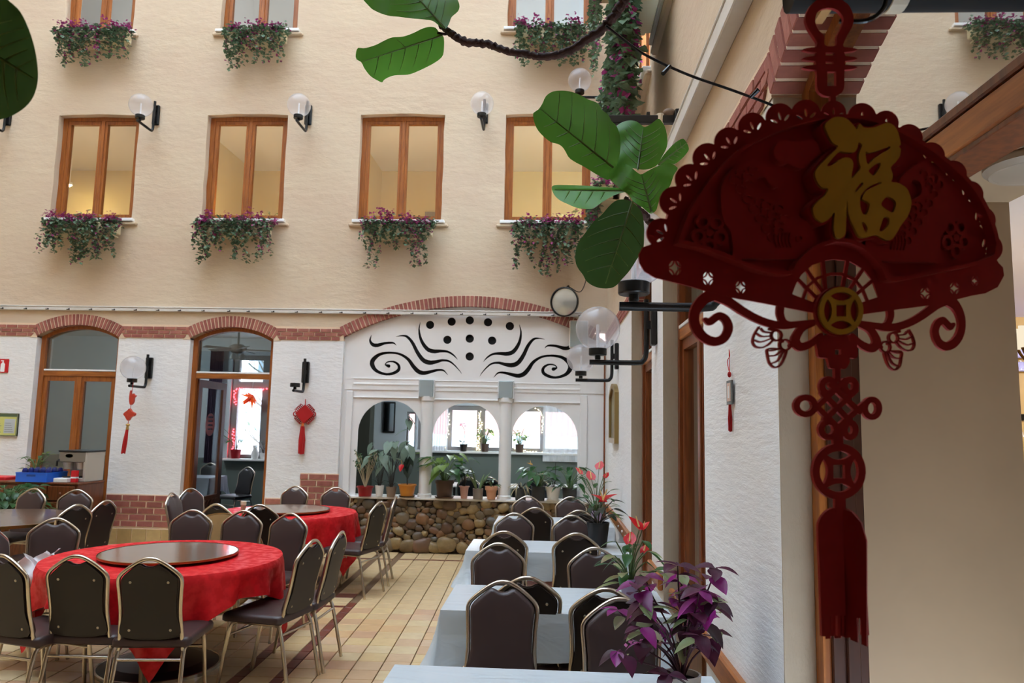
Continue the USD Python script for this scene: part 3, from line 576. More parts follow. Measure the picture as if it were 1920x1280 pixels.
# mirror on the far dining-room wall
c0 = onY(729, 782, 14.55); t = T('wall_mirror', 'narrow black framed mirror seen through the left arch', 'mirror', None, c0)
P('frame', bx(-.12, 0, -.3, .12, .04, .3, .006), M['black'], t); P('glass', bx(-.09, -.006, -.27, .10, 0, .27), mat('mirror', (200, 214, 220), .05, metal=1.), t)
P('pillar_dark', bx(-3.9, 14.2, 0, -3.45, 14.55, 2.74), mat('dark_olive', (70, 70, 60), .7), kind='structure')  # solid dark block painting the gloom of an open doorway
# bar behind the right-hand doorway
t = T('bar_shelf', 'black bar shelf holding hanging wine glasses', 'shelf', None, (0, 0, 0)); yb = 5.2
P('board', bx(2.6, yb-.15, 1.84, 5, yb+.15, 1.88, .004), M['black'], t)
for x in (3.0, 4.6): P('hanger', tube([(x, yb, 1.88), (x, yb, 2.99)], .012, 6), M['black'], t)
wg = None
for i in range(9):
    x = 3.02+i*.075; pr = [(.03, 0), (.032, -.004), (.005, -.01), (.005, -.07), (.03, -.10), (.036, -.14), (.03, -.18)]
    o = T('wine_glass', 'stemmed wine glass hanging upside down under the black bar shelf', 'glass', 'wine glasses hanging in the bar', (x, yb+rng.uniform(-.08, .08), 1.838)) if wg is None else dup(wg, (x, yb+rng.uniform(-.08, .08), 1.838), 0)
    if wg is None: wg = o; P('bowl', lathe(pr, 14), M['clear'], o, smooth=True)
t = T('bar_counter', 'brown topped bar counter behind the doorway', 'counter', None, (0, 0, 0)); P('front', bx(2.7, 4.2, 0, 6, 4.9, 1.0, .01), darkf, t); P('top', bx(2.65, 4.15, 1.0, 6, 4.95, 1.05, .01), mat('counter_top', (150, 92, 58), .25), t)
t = T('espresso_machine', 'steel espresso machine on the bar counter', 'coffee machine', None, (3.15, 4.6, 1.052)); sm = mat('brushed_steel', (150, 140, 130), .3, metal=.9)
P('body', bx(-.3, -.2, .0, .4, .2, .3, .02), sm, t); P('top', bx(-.32, -.22, .36, .42, .22, .42, .02), lil, t); P('grille', bx(-.28, -.215, .3, .38, -.2, .36, .004), M['black'], t)
t = T('blue_bowl', 'dark blue bowl on the bar counter', 'bowl', None, (2.98, 4.3, 1.052)); P('bowl', lathe([(0, .005), (.06, .0), (.12, .08), (.115, .08), (.05, .012), (0, .012)], 20), mat('blue_glaze', (40, 60, 130), .2), t)
t = T('grass_plant', 'thin dark grass plant standing on the espresso machine', 'plant', None, (3.05, 4.6, 1.475)); P('pot', lathe([(0, 0), (.05, 0), (.06, .08), (.05, .08), (.045, .02), (0, .02)], 14), M['black'], t)
for k in range(9): a = rng.uniform(0, 6.28); l = rng.uniform(.15, .3); P('leaf', tube([(0, 0, .04), (.04*math.cos(a), .04*math.sin(a), l*.6), (.12*math.cos(a), .12*math.sin(a), l)], [.006, .005, .001], 5), leafmat('dark_grass', (50, 52, 34)) if k == 0 else '/World/Looks/dark_grass', t)
t = T('candle_chandelier', 'brass candle chandelier at the edge of the bar room', 'chandelier', None, onY(1962, 652, 3.2)); br = mat('brass', (120, 84, 40), .35, metal=.9)
P('stem', tube([(0, 0, -.05), (0, 0, 1.0)], .012, 8), br, t); P('hub', ball((0, 0, -.03), .04, 2), br, t); cm = emit('candle', (255, 240, 210), .22)
for k in range(6):
    a = math.pi+k*math.pi/3+.12; e = np.array([math.cos(a), math.sin(a), 0]); ar_ = P('arm', tube(spline([(0, 0, -.03), e*.05+[0, 0, -.07], e*.09+[0, 0, -.03], e*.105+[0, 0, .0]], 5), .006, 6), br, t); P('candle', tube([e*.105, e*.105+[0, 0, .09]], .011, 8), cm, ar_); P('drop', ball(e*.115+[0, 0, -.075], .012, 1, (1, 1, 2)), M['clear'], ar_)
lamp('bar', (4.6, 4.6, 2.0), .1, 45, warm); lamp('bar_cove', (6.6, 7.3, 2.7), .1, 160, (.55, .6, 1.0))  # added unseen warm fill bulb; the blue one stands for the cove light
t = T('flush_ceiling_light', 'round grey flush light under the doorway arch', 'light', None, (1.37, 2.12, 2.53)); P('body', lathe([(0, -.06), (.12, -.06), (.135, -.045), (.135, -.03), (.128, -.03), (.128, -.022), (.14, -.022), (.14, 0), (0, 0)], 32), mat('lamp_grey', (150, 132, 112), .5), t, smooth=30)
P('diffuser', lathe([(0, -.075), (.06, -.072), (.11, -.06)], 32), '/World/Looks/lamp_grey', t, smooth=True)
# ================================================ tables and chairs
def resample(poly, n):
    r = poly.exterior; return np.array([r.interpolate(i/n, normalized=True).coords[0] for i in range(n)])
def pillow(poly, h0, h1, b=.015, n=56, dome=.0):
    """Upholstered pad: outline in (u, v), rounded edge, from h0 (flat back) to h1."""
    poly = Polygon(poly.exterior) if poly.exterior.is_ccw else Polygon(list(poly.exterior.coords)[::-1]); p = resample(poly, n)
    t = np.roll(p, -1, 0)-np.roll(p, 1, 0); t /= np.linalg.norm(t, axis=1, keepdims=True); nn = np.stack([-t[:, 1], t[:, 0]], 1)
    c = np.array(poly.centroid.coords[0]); rings = []
    for d, h in ((b*.6, h0), (0, h0+b*.4), (0, h1-b*.8), (b*.25, h1-b*.3), (b*.8, h1)): rings.append(np.c_[p+nn*d, np.full(n, h)])
    for s in (.75, .5, .25): q = c+(rings[4][:, :2]-c)*s; rings.append(np.c_[q, np.full(n, h1+dome*(1-s*s))])
    v = np.vstack(rings+[[[*c, h1+dome]], [[*c, h0]]]); k = len(rings); f = []
    for i in range(k-1):
        for j in range(n): a, b_, c_, d_ = i*n+j, i*n+(j+1) % n, (i+1)*n+(j+1) % n, (i+1)*n+j; f += [[a, b_, c_], [a, c_, d_]]
    f += [[(k-1)*n+j, (k-1)*n+(j+1) % n, k*n] for j in range(n)]+[[(j+1) % n, j, k*n+1] for j in range(n)]
    return v, np.array(f)
vinyl = mat('brown_vinyl', (62, 45, 43), .42, var=.25, vs=3, bump=.25, bs=220, bd=.002); vinyl_b = mat('dark_vinyl_back', (27, 18, 18), .5, bump=.25, bs=220, bd=.002)
steel = mat('bronze_chrome', (206, 196, 180), .24, metal=1.0); screw = mat('screw_metal', (190, 180, 160), .3, metal=1.)
half = [(.178, .40), (.171, .52), (.166, .62), (.170, .72), (.176, .79), (.172, .825), (.145, .858), (.085, .903), (.035, .929), (0, .934)]
frame_pts = spline([(-x, z) for x, z in half]+[(x, z) for x, z in half[::-1][1:]], 4)
padh = [(.156, .475), (.152, .62), (.157, .73), (.163, .79), (.159, .821), (.136, .848), (.088, .888), (.062, .905), (.047, .906), (.028, .893), (0, .888)]
pad = closed([(x, z) for x, z in padh]+[(-x, z) for x, z in padh[::-1][1:]], 4)
def ybk(z): return -.185-.115*np.clip((z-.42)/.52, -.1, 1.1)
def back_map(g):   # (u, v, w): u across, v up, w forward
    v, f = g; return np.c_[v[:, 0], ybk(v[:, 1])+v[:, 2], v[:, 1]], f
def make_chair(label, group, vf=None, vb=None, sm=None):
    t = T('banquet_chair', label, 'chair', group); vf, vb, sm = vf or vinyl, vb or vinyl_b, sm or steel
    sp = Polygon([(-.19, -.18), (.19, -.18), (.205, .2), (-.205, .2)]).buffer(.03, 6)
    P('seat', pillow(sp, .415, .475, .03, 48, .012), vf, t, smooth=40)
    b = P('backrest', back_map(pillow(pad, -.006, .03, .022, 64, .006)), vf, t, smooth=40)
    P('back_panel', back_map(ext(pad.buffer(-.006).simplify(.002), -.016, -.005)), vb, t)
    s = MB()
    for x, z in ((-.105, .80), (.105, .80), (-.115, .52), (.115, .52)): s.add(back_map((ball((x, z, -.017), .008, 1, (1, 1, .5)))))
    P('screw_heads', s, screw, t, kind='stuff')
    P('back_frame', tube(np.c_[frame_pts[:, 0], ybk(frame_pts[:, 1]), frame_pts[:, 1]], .0115, 8), sm, t, smooth=True)
    for s in (-1, 1):
        P('leg', tube(spline([(s*.196, -.275, 0), (s*.188, -.215, .28), (s*.184, -.185, .39), (s*.182, -.15, .412)], 5), .0125, 8), sm, t, smooth=True)
        P('leg', tube(spline([(s*.198, .245, 0), (s*.19, .2, .28), (s*.184, .175, .385), (s*.182, .13, .412)], 5), .0125, 8), sm, t, smooth=True)
        P('side_rail', tube([(s*.182, -.16, .411), (s*.182, .14, .411)], .0125, 8), sm, t, smooth=True)
    P('stretcher', tube([(-.186, -.2, .35), (.186, -.2, .35)], .009, 8), sm, t, smooth=True); P('stretcher', tube([(-.186, .195, .32), (.186, .195, .32)], .009, 8), sm, t, smooth=True)
    return t
_chair = []
def chair(x, y, face, label, group):
    """Puts a chair with its back's top at (x, y); face is the angle of its front from +Y, counter-clockwise, in degrees."""
    a = math.radians(face); loc = (x-.29*math.sin(a), y+.29*math.cos(a), 0)
    if not _chair:
        c = make_chair(label, group); _chair.append(c); xf = UsdGeom.Xformable(c); ops = xf.GetOrderedXformOps(); ops[0].Set(Gf.Vec3d(*loc)); ops[1].Set(face); return c
    return dup(_chair[0], loc, a, label, group)
G1, G2, G3, G4 = 'chairs around the near red round table', 'chairs around the far red round table', 'chairs around the bare brown table', 'chairs at the row of silver tables'
B = 'brown banquet chair, '
T1, T2c, T3c = (-2.73, 5.36), (-2.88, 8.26), (-5.42, 7.2)
def to(x, y, c): return math.degrees(math.atan2(-(c[0]-x), c[1]-y))
for x, y, f, l, g in (
    (-2.72, 4.3, 2, B+'back to us at the near red table, left of two', G1), (-2.28, 4.29, 8, B+'back to us at the near red table, right of two', G1),
    (-3.13, 4.25, -14, B+'cut by the left edge of the picture at the near red table', G1), (-3.99, 5.25, -90, B+'at the left picture edge facing the near red table sideways', G1),
    (-3.89, 5.83, -158, B+'facing us left of the near red table, behind the napkin', G1),
    (-3.16, 6.61, 188, B+'facing us behind the near red table, leftmost of three', G1), (-2.72, 6.66, 181, B+'facing us behind the near red table, middle of three', G1), (-2.26, 6.56, 168, B+'facing us behind the near red table, rightmost of three', G1),
    (-1.6, 5.12, 78, B+'sideways right of the near red table, nearer of two', G1), (-1.53, 5.55, 88, B+'sideways right of the near red table, farther of two', G1),
    (-3.19, 9.4, 172, B+'facing us behind the far red table below the red knot', G2), (-2.66, 9.35, 192, B+'facing us behind the far red table in front of the brick corner', G2),
    (-4.13, 8.13, -88, B+'seen edge-on left of the far red table, nearer of two', G2), (-4.22, 8.73, -112, B+'sideways left of the far red table, farther of two', G2),
    (-3.19, 7.16, -12, B+'back to us before the far red table, left of two', G2), (-2.78, 7.19, 3, B+'back to us before the far red table, beside the shaker', G2),
    (-1.75, 7.77, 74, B+'sideways right of the far red table, nearer of two', G2), (-1.72, 8.42, 96, B+'sideways right of the far red table, before the stone plinth', G2),
    (-5.77, 8.22, 172, B+'facing us behind the bare brown table before the leafy planter', G3), (-5.26, 8.2, 192, B+'facing us behind the bare brown table before the drawer cabinet', G3),
    (-4.35, 6.8, 70, B+'turned half away right of the bare brown table, nearer of two', G3), (-4.33, 7.22, 82, B+'turned half away right of the bare brown table, before the brick dado', G3),
    (-0.23, 3.94, 180, B+'facing us large at the nearest silver table, on the left', G4), (-0.11, 4.08, 0, B+'back to us half hidden before the second silver table, on the left', G4),
    (0.34, 3.63, 180, B+'facing us behind the purple coleus at the nearest silver table', G4), (0.29, 3.85, 0, B+'back to us almost hidden behind the purple coleus', G4),
    (-0.34, 5.2, 180, B+'facing us behind the second silver table, on the left', G4), (-0.34, 5.81, 0, B+'back to us before the third silver table, on the left', G4),
    (0.31, 5.13, 180, B+'facing us behind the second silver table, left of the lilac pot', G4), (0.21, 5.82, 0, B+'back to us before the third silver table, on the right', G4),
    (-0.32, 7.04, 180, B+'facing us behind the third silver table, on the left', G4), (-0.14, 7.58, 0, B+'back to us before the farthest silver table, on the left', G4),
    (0.21, 6.99, 180, B+'facing us behind the third silver table, left of the black pot', G4), (0.29, 7.44, 0, B+'back to us before the farthest silver table, on the right', G4),
    (-0.25, 8.84, 180, B+'facing us behind the farthest silver table, on the left', G4), (0.25, 8.89, 180, B+'facing us behind the farthest silver table, on the right', G4)):
    chair(x, y, f, l, g)
# ---- round tables
def disc(r, z0, z1, b=.006, n=64): return lathe([(0, z0), (r-b, z0), (r, z0+b), (r, z1-b), (r-b, z1), (0, z1)], n)
red_cloth = None
_nd = {'t': ('texture_coordinate', {}), 'v': ('voronoi_texture', dict(scale=5.5)), 'n': ('noise_texture', dict(scale=16., detail=3.)), 'r': ('map_range', dict(from_min=.42, from_max=.6, to_min=0., to_max=1., clamp=True)), 'mx': ('mix', dict(color1=S(200, 6, 18), color2=S(218, 18, 30))),
       'rr': ('map_range', dict(from_min=0., from_max=1., to_min=.7, to_max=.4)), 'p': ('principled_bsdf', dict(specular_ior_level=.35))}
usdkit.material(stage, '/World/Looks/red_damask', _nd, [('t.object', 'v.vector'), ('t.object', 'n.vector'), ('n.fac', 'r.value'), ('r.result', 'mx.fac'), ('mx.color', 'p.base_color'), ('r.result', 'rr.value'), ('rr.result', 'p.roughness')], surface='p.BSDF')
def round_cloth(R, zt, side, ang, seed):
    n = 288; rr = random.Random(seed); ph = [rr.uniform(0, 6.28) for _ in range(4)]; v, f = [], []
    radii = list(np.linspace(.02, R-.004, 10)); m = 9
    for r in radii: v += [(r*math.cos(a), r*math.sin(a), zt) for a in np.arange(n)*2*math.pi/n]
    for k in range(m):
        t = (k+1)/m
        for i in range(n):
            a = i*2*math.pi/n; q = (a-ang) % (math.pi/2); L = side/2/max(abs(math.cos(a-ang)), abs(math.sin(a-ang))); drop = max(.05, L-R)*t
            cor = max(0., (L-R)/(side*.707-R)); w = (.022+.03*cor)*t*math.sin(15*a+ph[0]+.7*math.sin(3*a+ph[1]))+.012*t*math.sin(31*a+ph[2])
            rad = R+.004+.008*min(1, drop/.03)+.004*t+w*min(1, drop*6)
            v.append((rad*math.cos(a), rad*math.sin(a), zt-.004-max(0, drop-.006)))
    k = len(radii)+m; f = [[i*n+j, i*n+(j+1) % n, (i+1)*n+(j+1) % n, (i+1)*n+j] for i in range(k-1) for j in range(n)]; f = np.array(f); f = np.vstack([f[:, [0, 1, 2]], f[:, [0, 2, 3]]])
    return np.array(v), np.vstack([f, [[0, j+1, j] for j in range(1, n-1)]])
top_w = mat('brown_table_top', (104, 78, 62), .2, var=.4, vs=4, stretch=(1, 8, 1), coat_weight=.15); susan_m = mat('smoked_glass_top', (122, 96, 78), .14, coat_weight=.15); edge = mat('brass_edge', (150, 116, 70), .3, metal=.9)
ped = mat('pedestal_black', (22, 18, 18), .4)
def round_table(c, R, label, cloth=None, h=.75):
    t = T('round_table', label, 'table', None, (*c, 0)); P('tabletop', disc(R, h-.03, h), top_w, t, smooth=30); P('edge_band', lathe([(R+.001, h-.032), (R+.006, h-.03), (R+.006, h-.004), (R+.001, h-.002)], 64), edge, t)
    P('column', lathe([(0, .05), (.06, .05), (.06, h-.05), (.2, h-.03), (0, h-.03)], 24), ped, t); P('base', lathe([(0, 0), (.40, 0), (.40, .02), (.3, .045), (.08, .06), (0, .06)], 48), ped, t); P('base_ring', lathe([(.395, .0), (.41, .0), (.41, .022), (.395, .024)], 48), steel, t)
    return t
def turntable(c, r, z, label, cat='turntable'):
    t = T('lazy_susan', label, cat, None, (*c, z)); P('bearing', lathe([(0, 0), (.13, 0), (.13, .018), (0, .018)], 24), steel, t); P('glass_top', disc(r, .018, .032, .004), susan_m, t, smooth=30); P('rim', lathe([(r, .016), (r+.006, .018), (r+.006, .032), (r, .034)], 64), edge, t)
round_table(T1, .79, 'round pedestal table under the near red cloth')
o = P('tablecloth', round_cloth(.797, .756, 1.98, math.radians(-21), 2), '/World/Looks/red_damask', smooth=50); tag(o, 'red damask cloth over the near round table', 'tablecloth', 'red tablecloths')
UsdGeom.Xformable(o).AddTranslateOp().Set(Gf.Vec3d(*T1, 0))
turntable((T1[0]+.02, T1[1]), .46, .758, 'large round brown glass turntable on the near red table')
round_table(T2c, .74, 'round pedestal table under the far red cloth')
o = P('tablecloth', round_cloth(.747, .756, 1.97, math.radians(29), 5), '/World/Looks/red_damask', smooth=50); tag(o, 'red damask cloth over the far round table', 'tablecloth', 'red tablecloths')
UsdGeom.Xformable(o).AddTranslateOp().Set(Gf.Vec3d(*T2c, 0))
turntable((T2c[0], T2c[1]), .45, .758, 'round brown glass turntable on the far red table')
round_table(T3c, .76, 'bare brown round table with a brass edge at the left')
s_ = onZ(456, 955, .795); t = T('pepper_shaker', 'small beige shaker with a pale lid on the far red table', 'shaker', None, (s_[0], s_[1], .758)); P('body', lathe([(0, 0), (.026, 0), (.026, .09), (0, .09)], 16), mat('shaker_beige', (170, 136, 108), .4), t); P('lid', lathe([(.027, .085), (.03, .086), (.03, .125), (0, .128)], 16), mat('shaker_lid', (214, 206, 176), .4), t)
# spare round top standing on edge between the tables
t = T('spare_table_top', 'spare round wooden table top standing on its edge between the red tables', 'table top', None, (-3.03, 6.88, 0)); v, f = disc(.44, -.012, .012); v = rot(v, 0, math.radians(82))+[0, 0, .44]
P('board', (v, f), mat('birch_board', (176, 140, 92), .5, var=.3, vs=5), t, smooth=30); v, f = lathe([(.44, -.014), (.446, -.012), (.446, .012), (.44, .014)], 64); P('rim', (rot(v, 0, math.radians(82))+[0, 0, .44], f), edge, t)
# napkin bundle on the cloth's left side
nv = []; N = 22
for i in range(N):
    for j in range(N):
        u, w = i/(N-1)-.5, j/(N-1); z = .0-.26*w; nv.append((.05*math.sin(w*6+u*5)+.02*math.sin(u*31)-.03*w, u*.26+.02*math.sin(w*9+u*3), z+.025*math.sin(u*17+w*5)))
nf = [[i*N+j, i*N+j+1, (i+1)*N+j+1] for i in range(N-1) for j in range(N-1)]+[[i*N+j, (i+1)*N+j+1, (i+1)*N+j] for i in range(N-1) for j in range(N-1)]
t = T('white_napkin', 'crumpled white napkin hanging over the left edge of the near red cloth', 'napkin', None, (T1[0]-.86, T1[1]-.12, .765)); P('cloth', (np.array(nv), np.array(nf)), mat('napkin', (228, 230, 232), .7), t, smooth=True)
# ---- silver tables along the right wall
_ns = {'t': ('geometry', {}), 'm': ('mapping', dict(scale=(1.5, 6., 3.), rotation=(0, 0, .6))), 'n': ('noise_texture', dict(scale=2.2, detail=3., distortion=1.2)), 'b': ('bump', dict(strength=.35, distance=.02)), 'mx': ('mix', dict(color1=S(206, 214, 218), color2=S(190, 200, 206))), 'p': ('principled_bsdf', dict(roughness=.3, sheen_weight=.2))}
usdkit.material(stage, '/World/Looks/silver_satin', _ns, [('t.position', 'm.vector'), ('m.vector', 'n.vector'), ('n.fac', 'b.height'), ('n.fac', 'mx.fac'), ('mx.color', 'p.base_color'), ('b.normal', 'p.normal')], surface='p.BSDF')
def rect_cloth(x0, y0, x1, y1, z, drop, seed, cf=.10):
    rr = random.Random(seed); ph = [rr.uniform(0, 6.28) for _ in range(6)]; per = []
    k = 40; c = [(x0, y0), (x1, y0), (x1, y1), (x0, y1)]; nr = [(0, -1), (1, 0), (0, 1), (-1, 0)]; r = .012
    for e in range(4):
        a, b = np.array(c[e]), np.array(c[(e+1) % 4]); L = np.linalg.norm(b-a); n1, n2 = np.array(nr[e]), np.array(nr[(e+1) % 4])
        for i in range(k): t = .5-.5*math.cos(math.pi*i/(k-1)) if False else i/(k-1); per.append((a+(b-a)*(r/L+(1-2*r/L)*t)+n1*0, n1, min(t, 1-t)*L))
        for i in range(1, 8): t = i/8; d = n1*(1-t)+n2*t; per.append((b-(np.array(nr[e])*0), d/np.linalg.norm(d), 0.))
    n = len(per); m = 8; v = [(*p, z) for p, _, _ in per]; s = 0
    for q in range(m):
        t = (q+1)/m
        for i, (p, d, e) in enumerate(per):
            cor = math.exp(-(e/.09)**2); dr = drop*(1+.30*cor)+.012*math.sin(i*.11+ph[0]); w = t*(.014+.010*math.sin(i*.33+ph[1])+.007*math.sin(i*.83+ph[2])*t)+cor*(cf if d[0] < .3 else .02)*t*t
            o = p+d*(.006+w); v.append((o[0], o[1], z-.003-dr*t))
    f = [[a*n+i, a*n+(i+1) % n, (a+1)*n+(i+1) % n, (a+1)*n+i] for a in range(m) for i in range(n)]; f = np.array(f); f = np.vstack([f[:, [0, 1, 2]], f[:, [0, 2, 3]]])
    cc = len(v); v.append(((x0+x1)/2, (y0+y1)/2, z)); return np.array(v), np.vstack([f, [[i, (i+1) % n, cc] for i in range(n)]])
names = ['nearest', 'second', 'third', 'farthest']; spans = [(2.48, 3.15), (4.11, 4.75), (6.06, 6.66), (7.72, 8.45)]; x0s = [-.61, -.56, -.645, -.55]
pink = mat('pink_cloth', (214, 160, 150), .6)
for k, (a, b) in enumerate(spans):
    x0, x1 = x0s[k], .655
    t = T('dining_table', f'rectangular dining table under the {names[k]} silver cloth', 'table', None, ((x0+x1)/2, (a+b)/2, 0)); w, d = (x1-x0)/2-.015, (b-a)/2-.015
    P('tabletop', bx(-w, -d, .715, w, d, .74, .004), mat('table_board', (120, 82, 56), .5) if k == 0 else '/World/Looks/table_board', t)
    for sx in (-1, 1):
        for sy in (-1, 1): P('leg', bx(sx*(w-.07)-.02, sy*(d-.06)-.02, 0, sx*(w-.07)+.02, sy*(d-.06)+.02, .715, .004), mat('table_leg', (86, 52, 38), .5) if (k, sx, sy) == (0, -1, -1) else '/World/Looks/table_leg', t)
    P('apron', bx(-w+.07, -d+.05, .64, w-.07, -d+.07, .715), '/World/Looks/table_leg', t); P('apron', bx(-w+.07, d-.07, .64, w-.07, d-.05, .715), '/World/Looks/table_leg', t)
    if k == 2: tag(P('tablecloth', rect_cloth(x0-.004, a-.004, x1, b+.004, .7435, .34, 40, .06), pink, smooth=40), 'pink under-cloth hanging below the third silver cloth', 'tablecloth')
    tag(P('tablecloth', rect_cloth(x0-.012, a-.012, x1+.004, b+.012, .75, .2 if k == 2 else .245, 20+k), '/World/Looks/silver_satin', smooth=40), f'silver grey satin cloth on the {names[k]} rectangular table', 'tablecloth', 'silver tablecloths')
# ---- dark chairs and a table in the rooms behind
dv = mat('black_vinyl', (30, 30, 34), .4)
dc = make_chair('dark banquet chair standing in the room behind the open door, before the sill', None, dv, dv, None)
def put(p, x, y, a): o = UsdGeom.Xformable(p).GetOrderedXformOps(); o[0].Set(Gf.Vec3d(x, y, 0)); o[1].Set(float(a))
put(dc, -5.45, 12.9, 160)
dup(dc, (-6.5, 13.9, 0), math.radians(180), 'dark banquet chair behind the grey clothed table in the room with the open door')
dup(dc, (-1.35, 12.2, 0), math.radians(15), 'dark banquet chair seen in the middle arch, left of two'); dup(dc, (-.85, 12.3, 0), math.radians(-20), 'dark banquet chair seen in the middle arch, right of two'); dup(dc, (-.2, 12.6, 0), math.radians(0), 'dark banquet chair seen low in the right arch')
t = T('back_room_table', 'table with a pale grey cloth behind the open door', 'table', None, (-6.35, 13.2, 0)); P('tabletop', bx(-.45, -.35, .72, .45, .35, .745, .005), M['white_s'], t); P('cloth', rect_cloth(-.46, -.36, .46, .36, .752, .25, 77), mat('grey_cloth', (150, 160, 172), .5), t, smooth=40)
for sx in (-1, 1):
    for sy in (-1, 1): P('leg', bx(sx*.38-.02, sy*.28-.02, 0, sx*.38+.02, sy*.28+.02, .72), M['black'], t)
for k, (x, y) in enumerate(((-1.1, 13.0), (.35, 13.2))):
    t = T('white_dining_table', f'white topped table glimpsed behind the {"middle" if k == 0 else "right"} arch', 'table', None, (x, y, 0)); P('tabletop', bx(-.6, -.35, .72, .6, .35, .75, .005), M['white_s'], t)
    for sx in (-1, 1):
        for sy in (-1, 1): P('leg', bx(sx*.5-.02, sy*.28-.02, 0, sx*.5+.02, sy*.28+.02, .72), M['black'], t)
# ================================================ lamps, signs, hangings on the walls
stick = mat('lamp_stick', (240, 240, 240), .4); bright = mat('lamp_socket', (30, 30, 32), .4)
usdkit.material(stage, '/World/Looks/globe', {'a': ('transparent_bsdf', dict(color=(.93, .93, .95))), 'b': ('glossy_bsdf', dict(color=(1, 1, 1), roughness=.04)), 'd': ('translucent_bsdf', dict(color=(.9, .9, .93))), 'l': ('layer_weight', dict(blend=.5)), 'w': ('math', dict(math_type='power', value2=4.)), 'f': ('map_range', dict(from_min=0., from_max=1., to_min=.035, to_max=.8)), 'x': ('mix_closure', {}), 'y': ('mix_closure', dict(fac=.2))},
    [('l.facing', 'w.value1'), ('w.value', 'f.value'), ('f.result', 'x.fac'), ('a.BSDF', 'x.closure1'), ('b.BSDF', 'x.closure2'), ('x.closure', 'y.closure1'), ('d.BSDF', 'y.closure2')], surface='y.closure')
def make_lamp(label, group, globe=True, r=.163, reach=.43):
    t = T('globe_wall_lamp', label, 'lamp', group)          # local: wall at y = 0, the lamp reaches out along -y, arm at z = 0
    P('wall_plate', bx(-.05, -.045, .13, .05, 0, .43, .008), M['black'], t)
    P('arm', tube(spline([(0, -.075, .47), (0, -.075, .2), (0, -.078, .06), (0, -.10, .015), (0, -.15, 0), (0, -reach-.06, 0)], 5), .019, 10), M['black'], t, smooth=40)
    P('clamp', bx(-.02, -.08, .25, .02, -.03, .31), M['black'], t)
    P('cup', lathe([(0, .06), (.02, .055), (.022, .03), (.02, .02), (0, .02)], 16, (0, -reach, 0)), M['black'], t)
    P('holder', lathe([(0, .05), (.062, .05), (.066, .056), (.066, .10), (.06, .104), (0, .104)], 24, (0, -reach, 0)), M['black'], t, smooth=30)
    if globe:
        zc = .095+r*.95
        P('globe', ball((0, -reach, zc), r, 4), '/World/Looks/globe', t, smooth=True)
        P('lamp_tube', tube([(0, -reach, .104), (0, -reach, zc+.03)], .011, 8), stick, t)
    return t
GL = 'globe lamps on the tan wall'
L0 = None
def back_lamp(px, py, label, group=GL):     # px, py: the wall plate in the photograph
    global L0
    x, z = bw(px, py)
    if L0 is None:
        L0 = make_lamp(label, group); UsdGeom.Xformable(L0).GetOrderedXformOps()[0].Set(Gf.Vec3d(x, YB, z-.28)); return L0
    return dup(L0, (x, YB, z-.28), 0, label, group)
back_lamp(294, 217, 'clear globe lamp on the tan wall right of the leftmost middle-storey window')
back_lamp(579, 217, 'clear globe lamp on the tan wall between second and third middle-storey windows')
back_lamp(909, 214, 'clear globe lamp seen head-on between third and fourth middle-storey windows')
back_lamp(17, 218, 'black lamp bracket and globe behind the blurred leaf at the left edge')
back_lamp(281, 690, 'clear globe lamp on the white wall between the two doors', 'globe lamps on the white walls')
x, z = bw(574, 698); o = make_lamp('black lamp bracket without a globe above the red knot', None, globe=False); UsdGeom.Xformable(o).GetOrderedXformOps()[0].Set(Gf.Vec3d(x, YB, z-.28))
for Y, z, l in ((8.6, 2.285, 'farthest clear globe lamp on the right white wall, in the corner'), (5.5, 2.215, 'middle clear globe lamp on the right white wall'), (3.1, 2.235, 'nearest globe lamp on the right wall, half hidden by the red fan')):
    dup(L0, (XR, Y, z), -math.pi/2, l, 'globe lamps on the right wall')
dup(L0, (XR, 10.0, 6.33), -math.pi/2, 'clear globe lamp high in the corner beside trailing vines', 'globe lamps on the right wall')
# broken bracket on the right wall
t = T('lamp_bracket', 'black lamp bracket with a taped end on the tan right wall', 'bracket', None, (XR, 4.5, 3.64)); P('arm', bx(-.46, -.02, -.02, -.02, .02, .03, .004), M['black'], t); P('plate', bx(-.03, -.05, -.06, 0, .05, .06, .006), M['black'], t); P('stub', bx(-.2, -.02, .03, -.18, .02, .05), M['black'], t)
P('tape', tube([(-.12, 0, -.04), (-.115, 0, .04)], .026, 8), mat('cream_tape', (214, 200, 176), .6), t); P('socket', ball((-.06, 0, .05), .035, 2, (1.2, 1, .8)), mat('brown_socket', (120, 96, 76), .6), t)
# floodlight
c0 = onY(1060, 566, 10.1); t = T('floodlight', 'round black floodlight in the corner above the white panel', 'floodlight', None, c0)
hd = lambda g: (rot(rot(np.asarray(g[0]), 0, math.pi/2+.10), -.42), g[1])
P('housing', hd(lathe([(0, -.14), (.09, -.14), (.17, -.06), (.2, .0), (.205, .05), (.19, .055), (.185, .0), (.0, -.05)], 36)), M['black'], t, smooth=40)
P('lens', hd(lathe([(0, .06), (.1, .055), (.185, .035)], 36)), mat('floodlight_lens', (190, 192, 188), .12, metal=.5), t, smooth=True); P('bracket', tube([(0, .02, .18), (.04, .1, .24), (.06, .29, .22)], .016, 8), M['black'], t); P('cable', tube(spline([(.05, .05, .22), (.2, .1, .16), (.28, .2, .32), (.30, .28, .5)], 6), .006, 6), M['black'], t)
# white electric box
x, z = bw(1082, 628); t = T('junction_box', 'flat white electric box on the panel beside the corner', 'box', None, (x+.02, YB, z)); P('body', bx(-.13, -.12, -.19, .13, -.03, .19, .01), M['white_s'], t); P('lid', bx(-.12, -.128, -.18, .12, -.12, .18, .004), M['greyblue'], t)
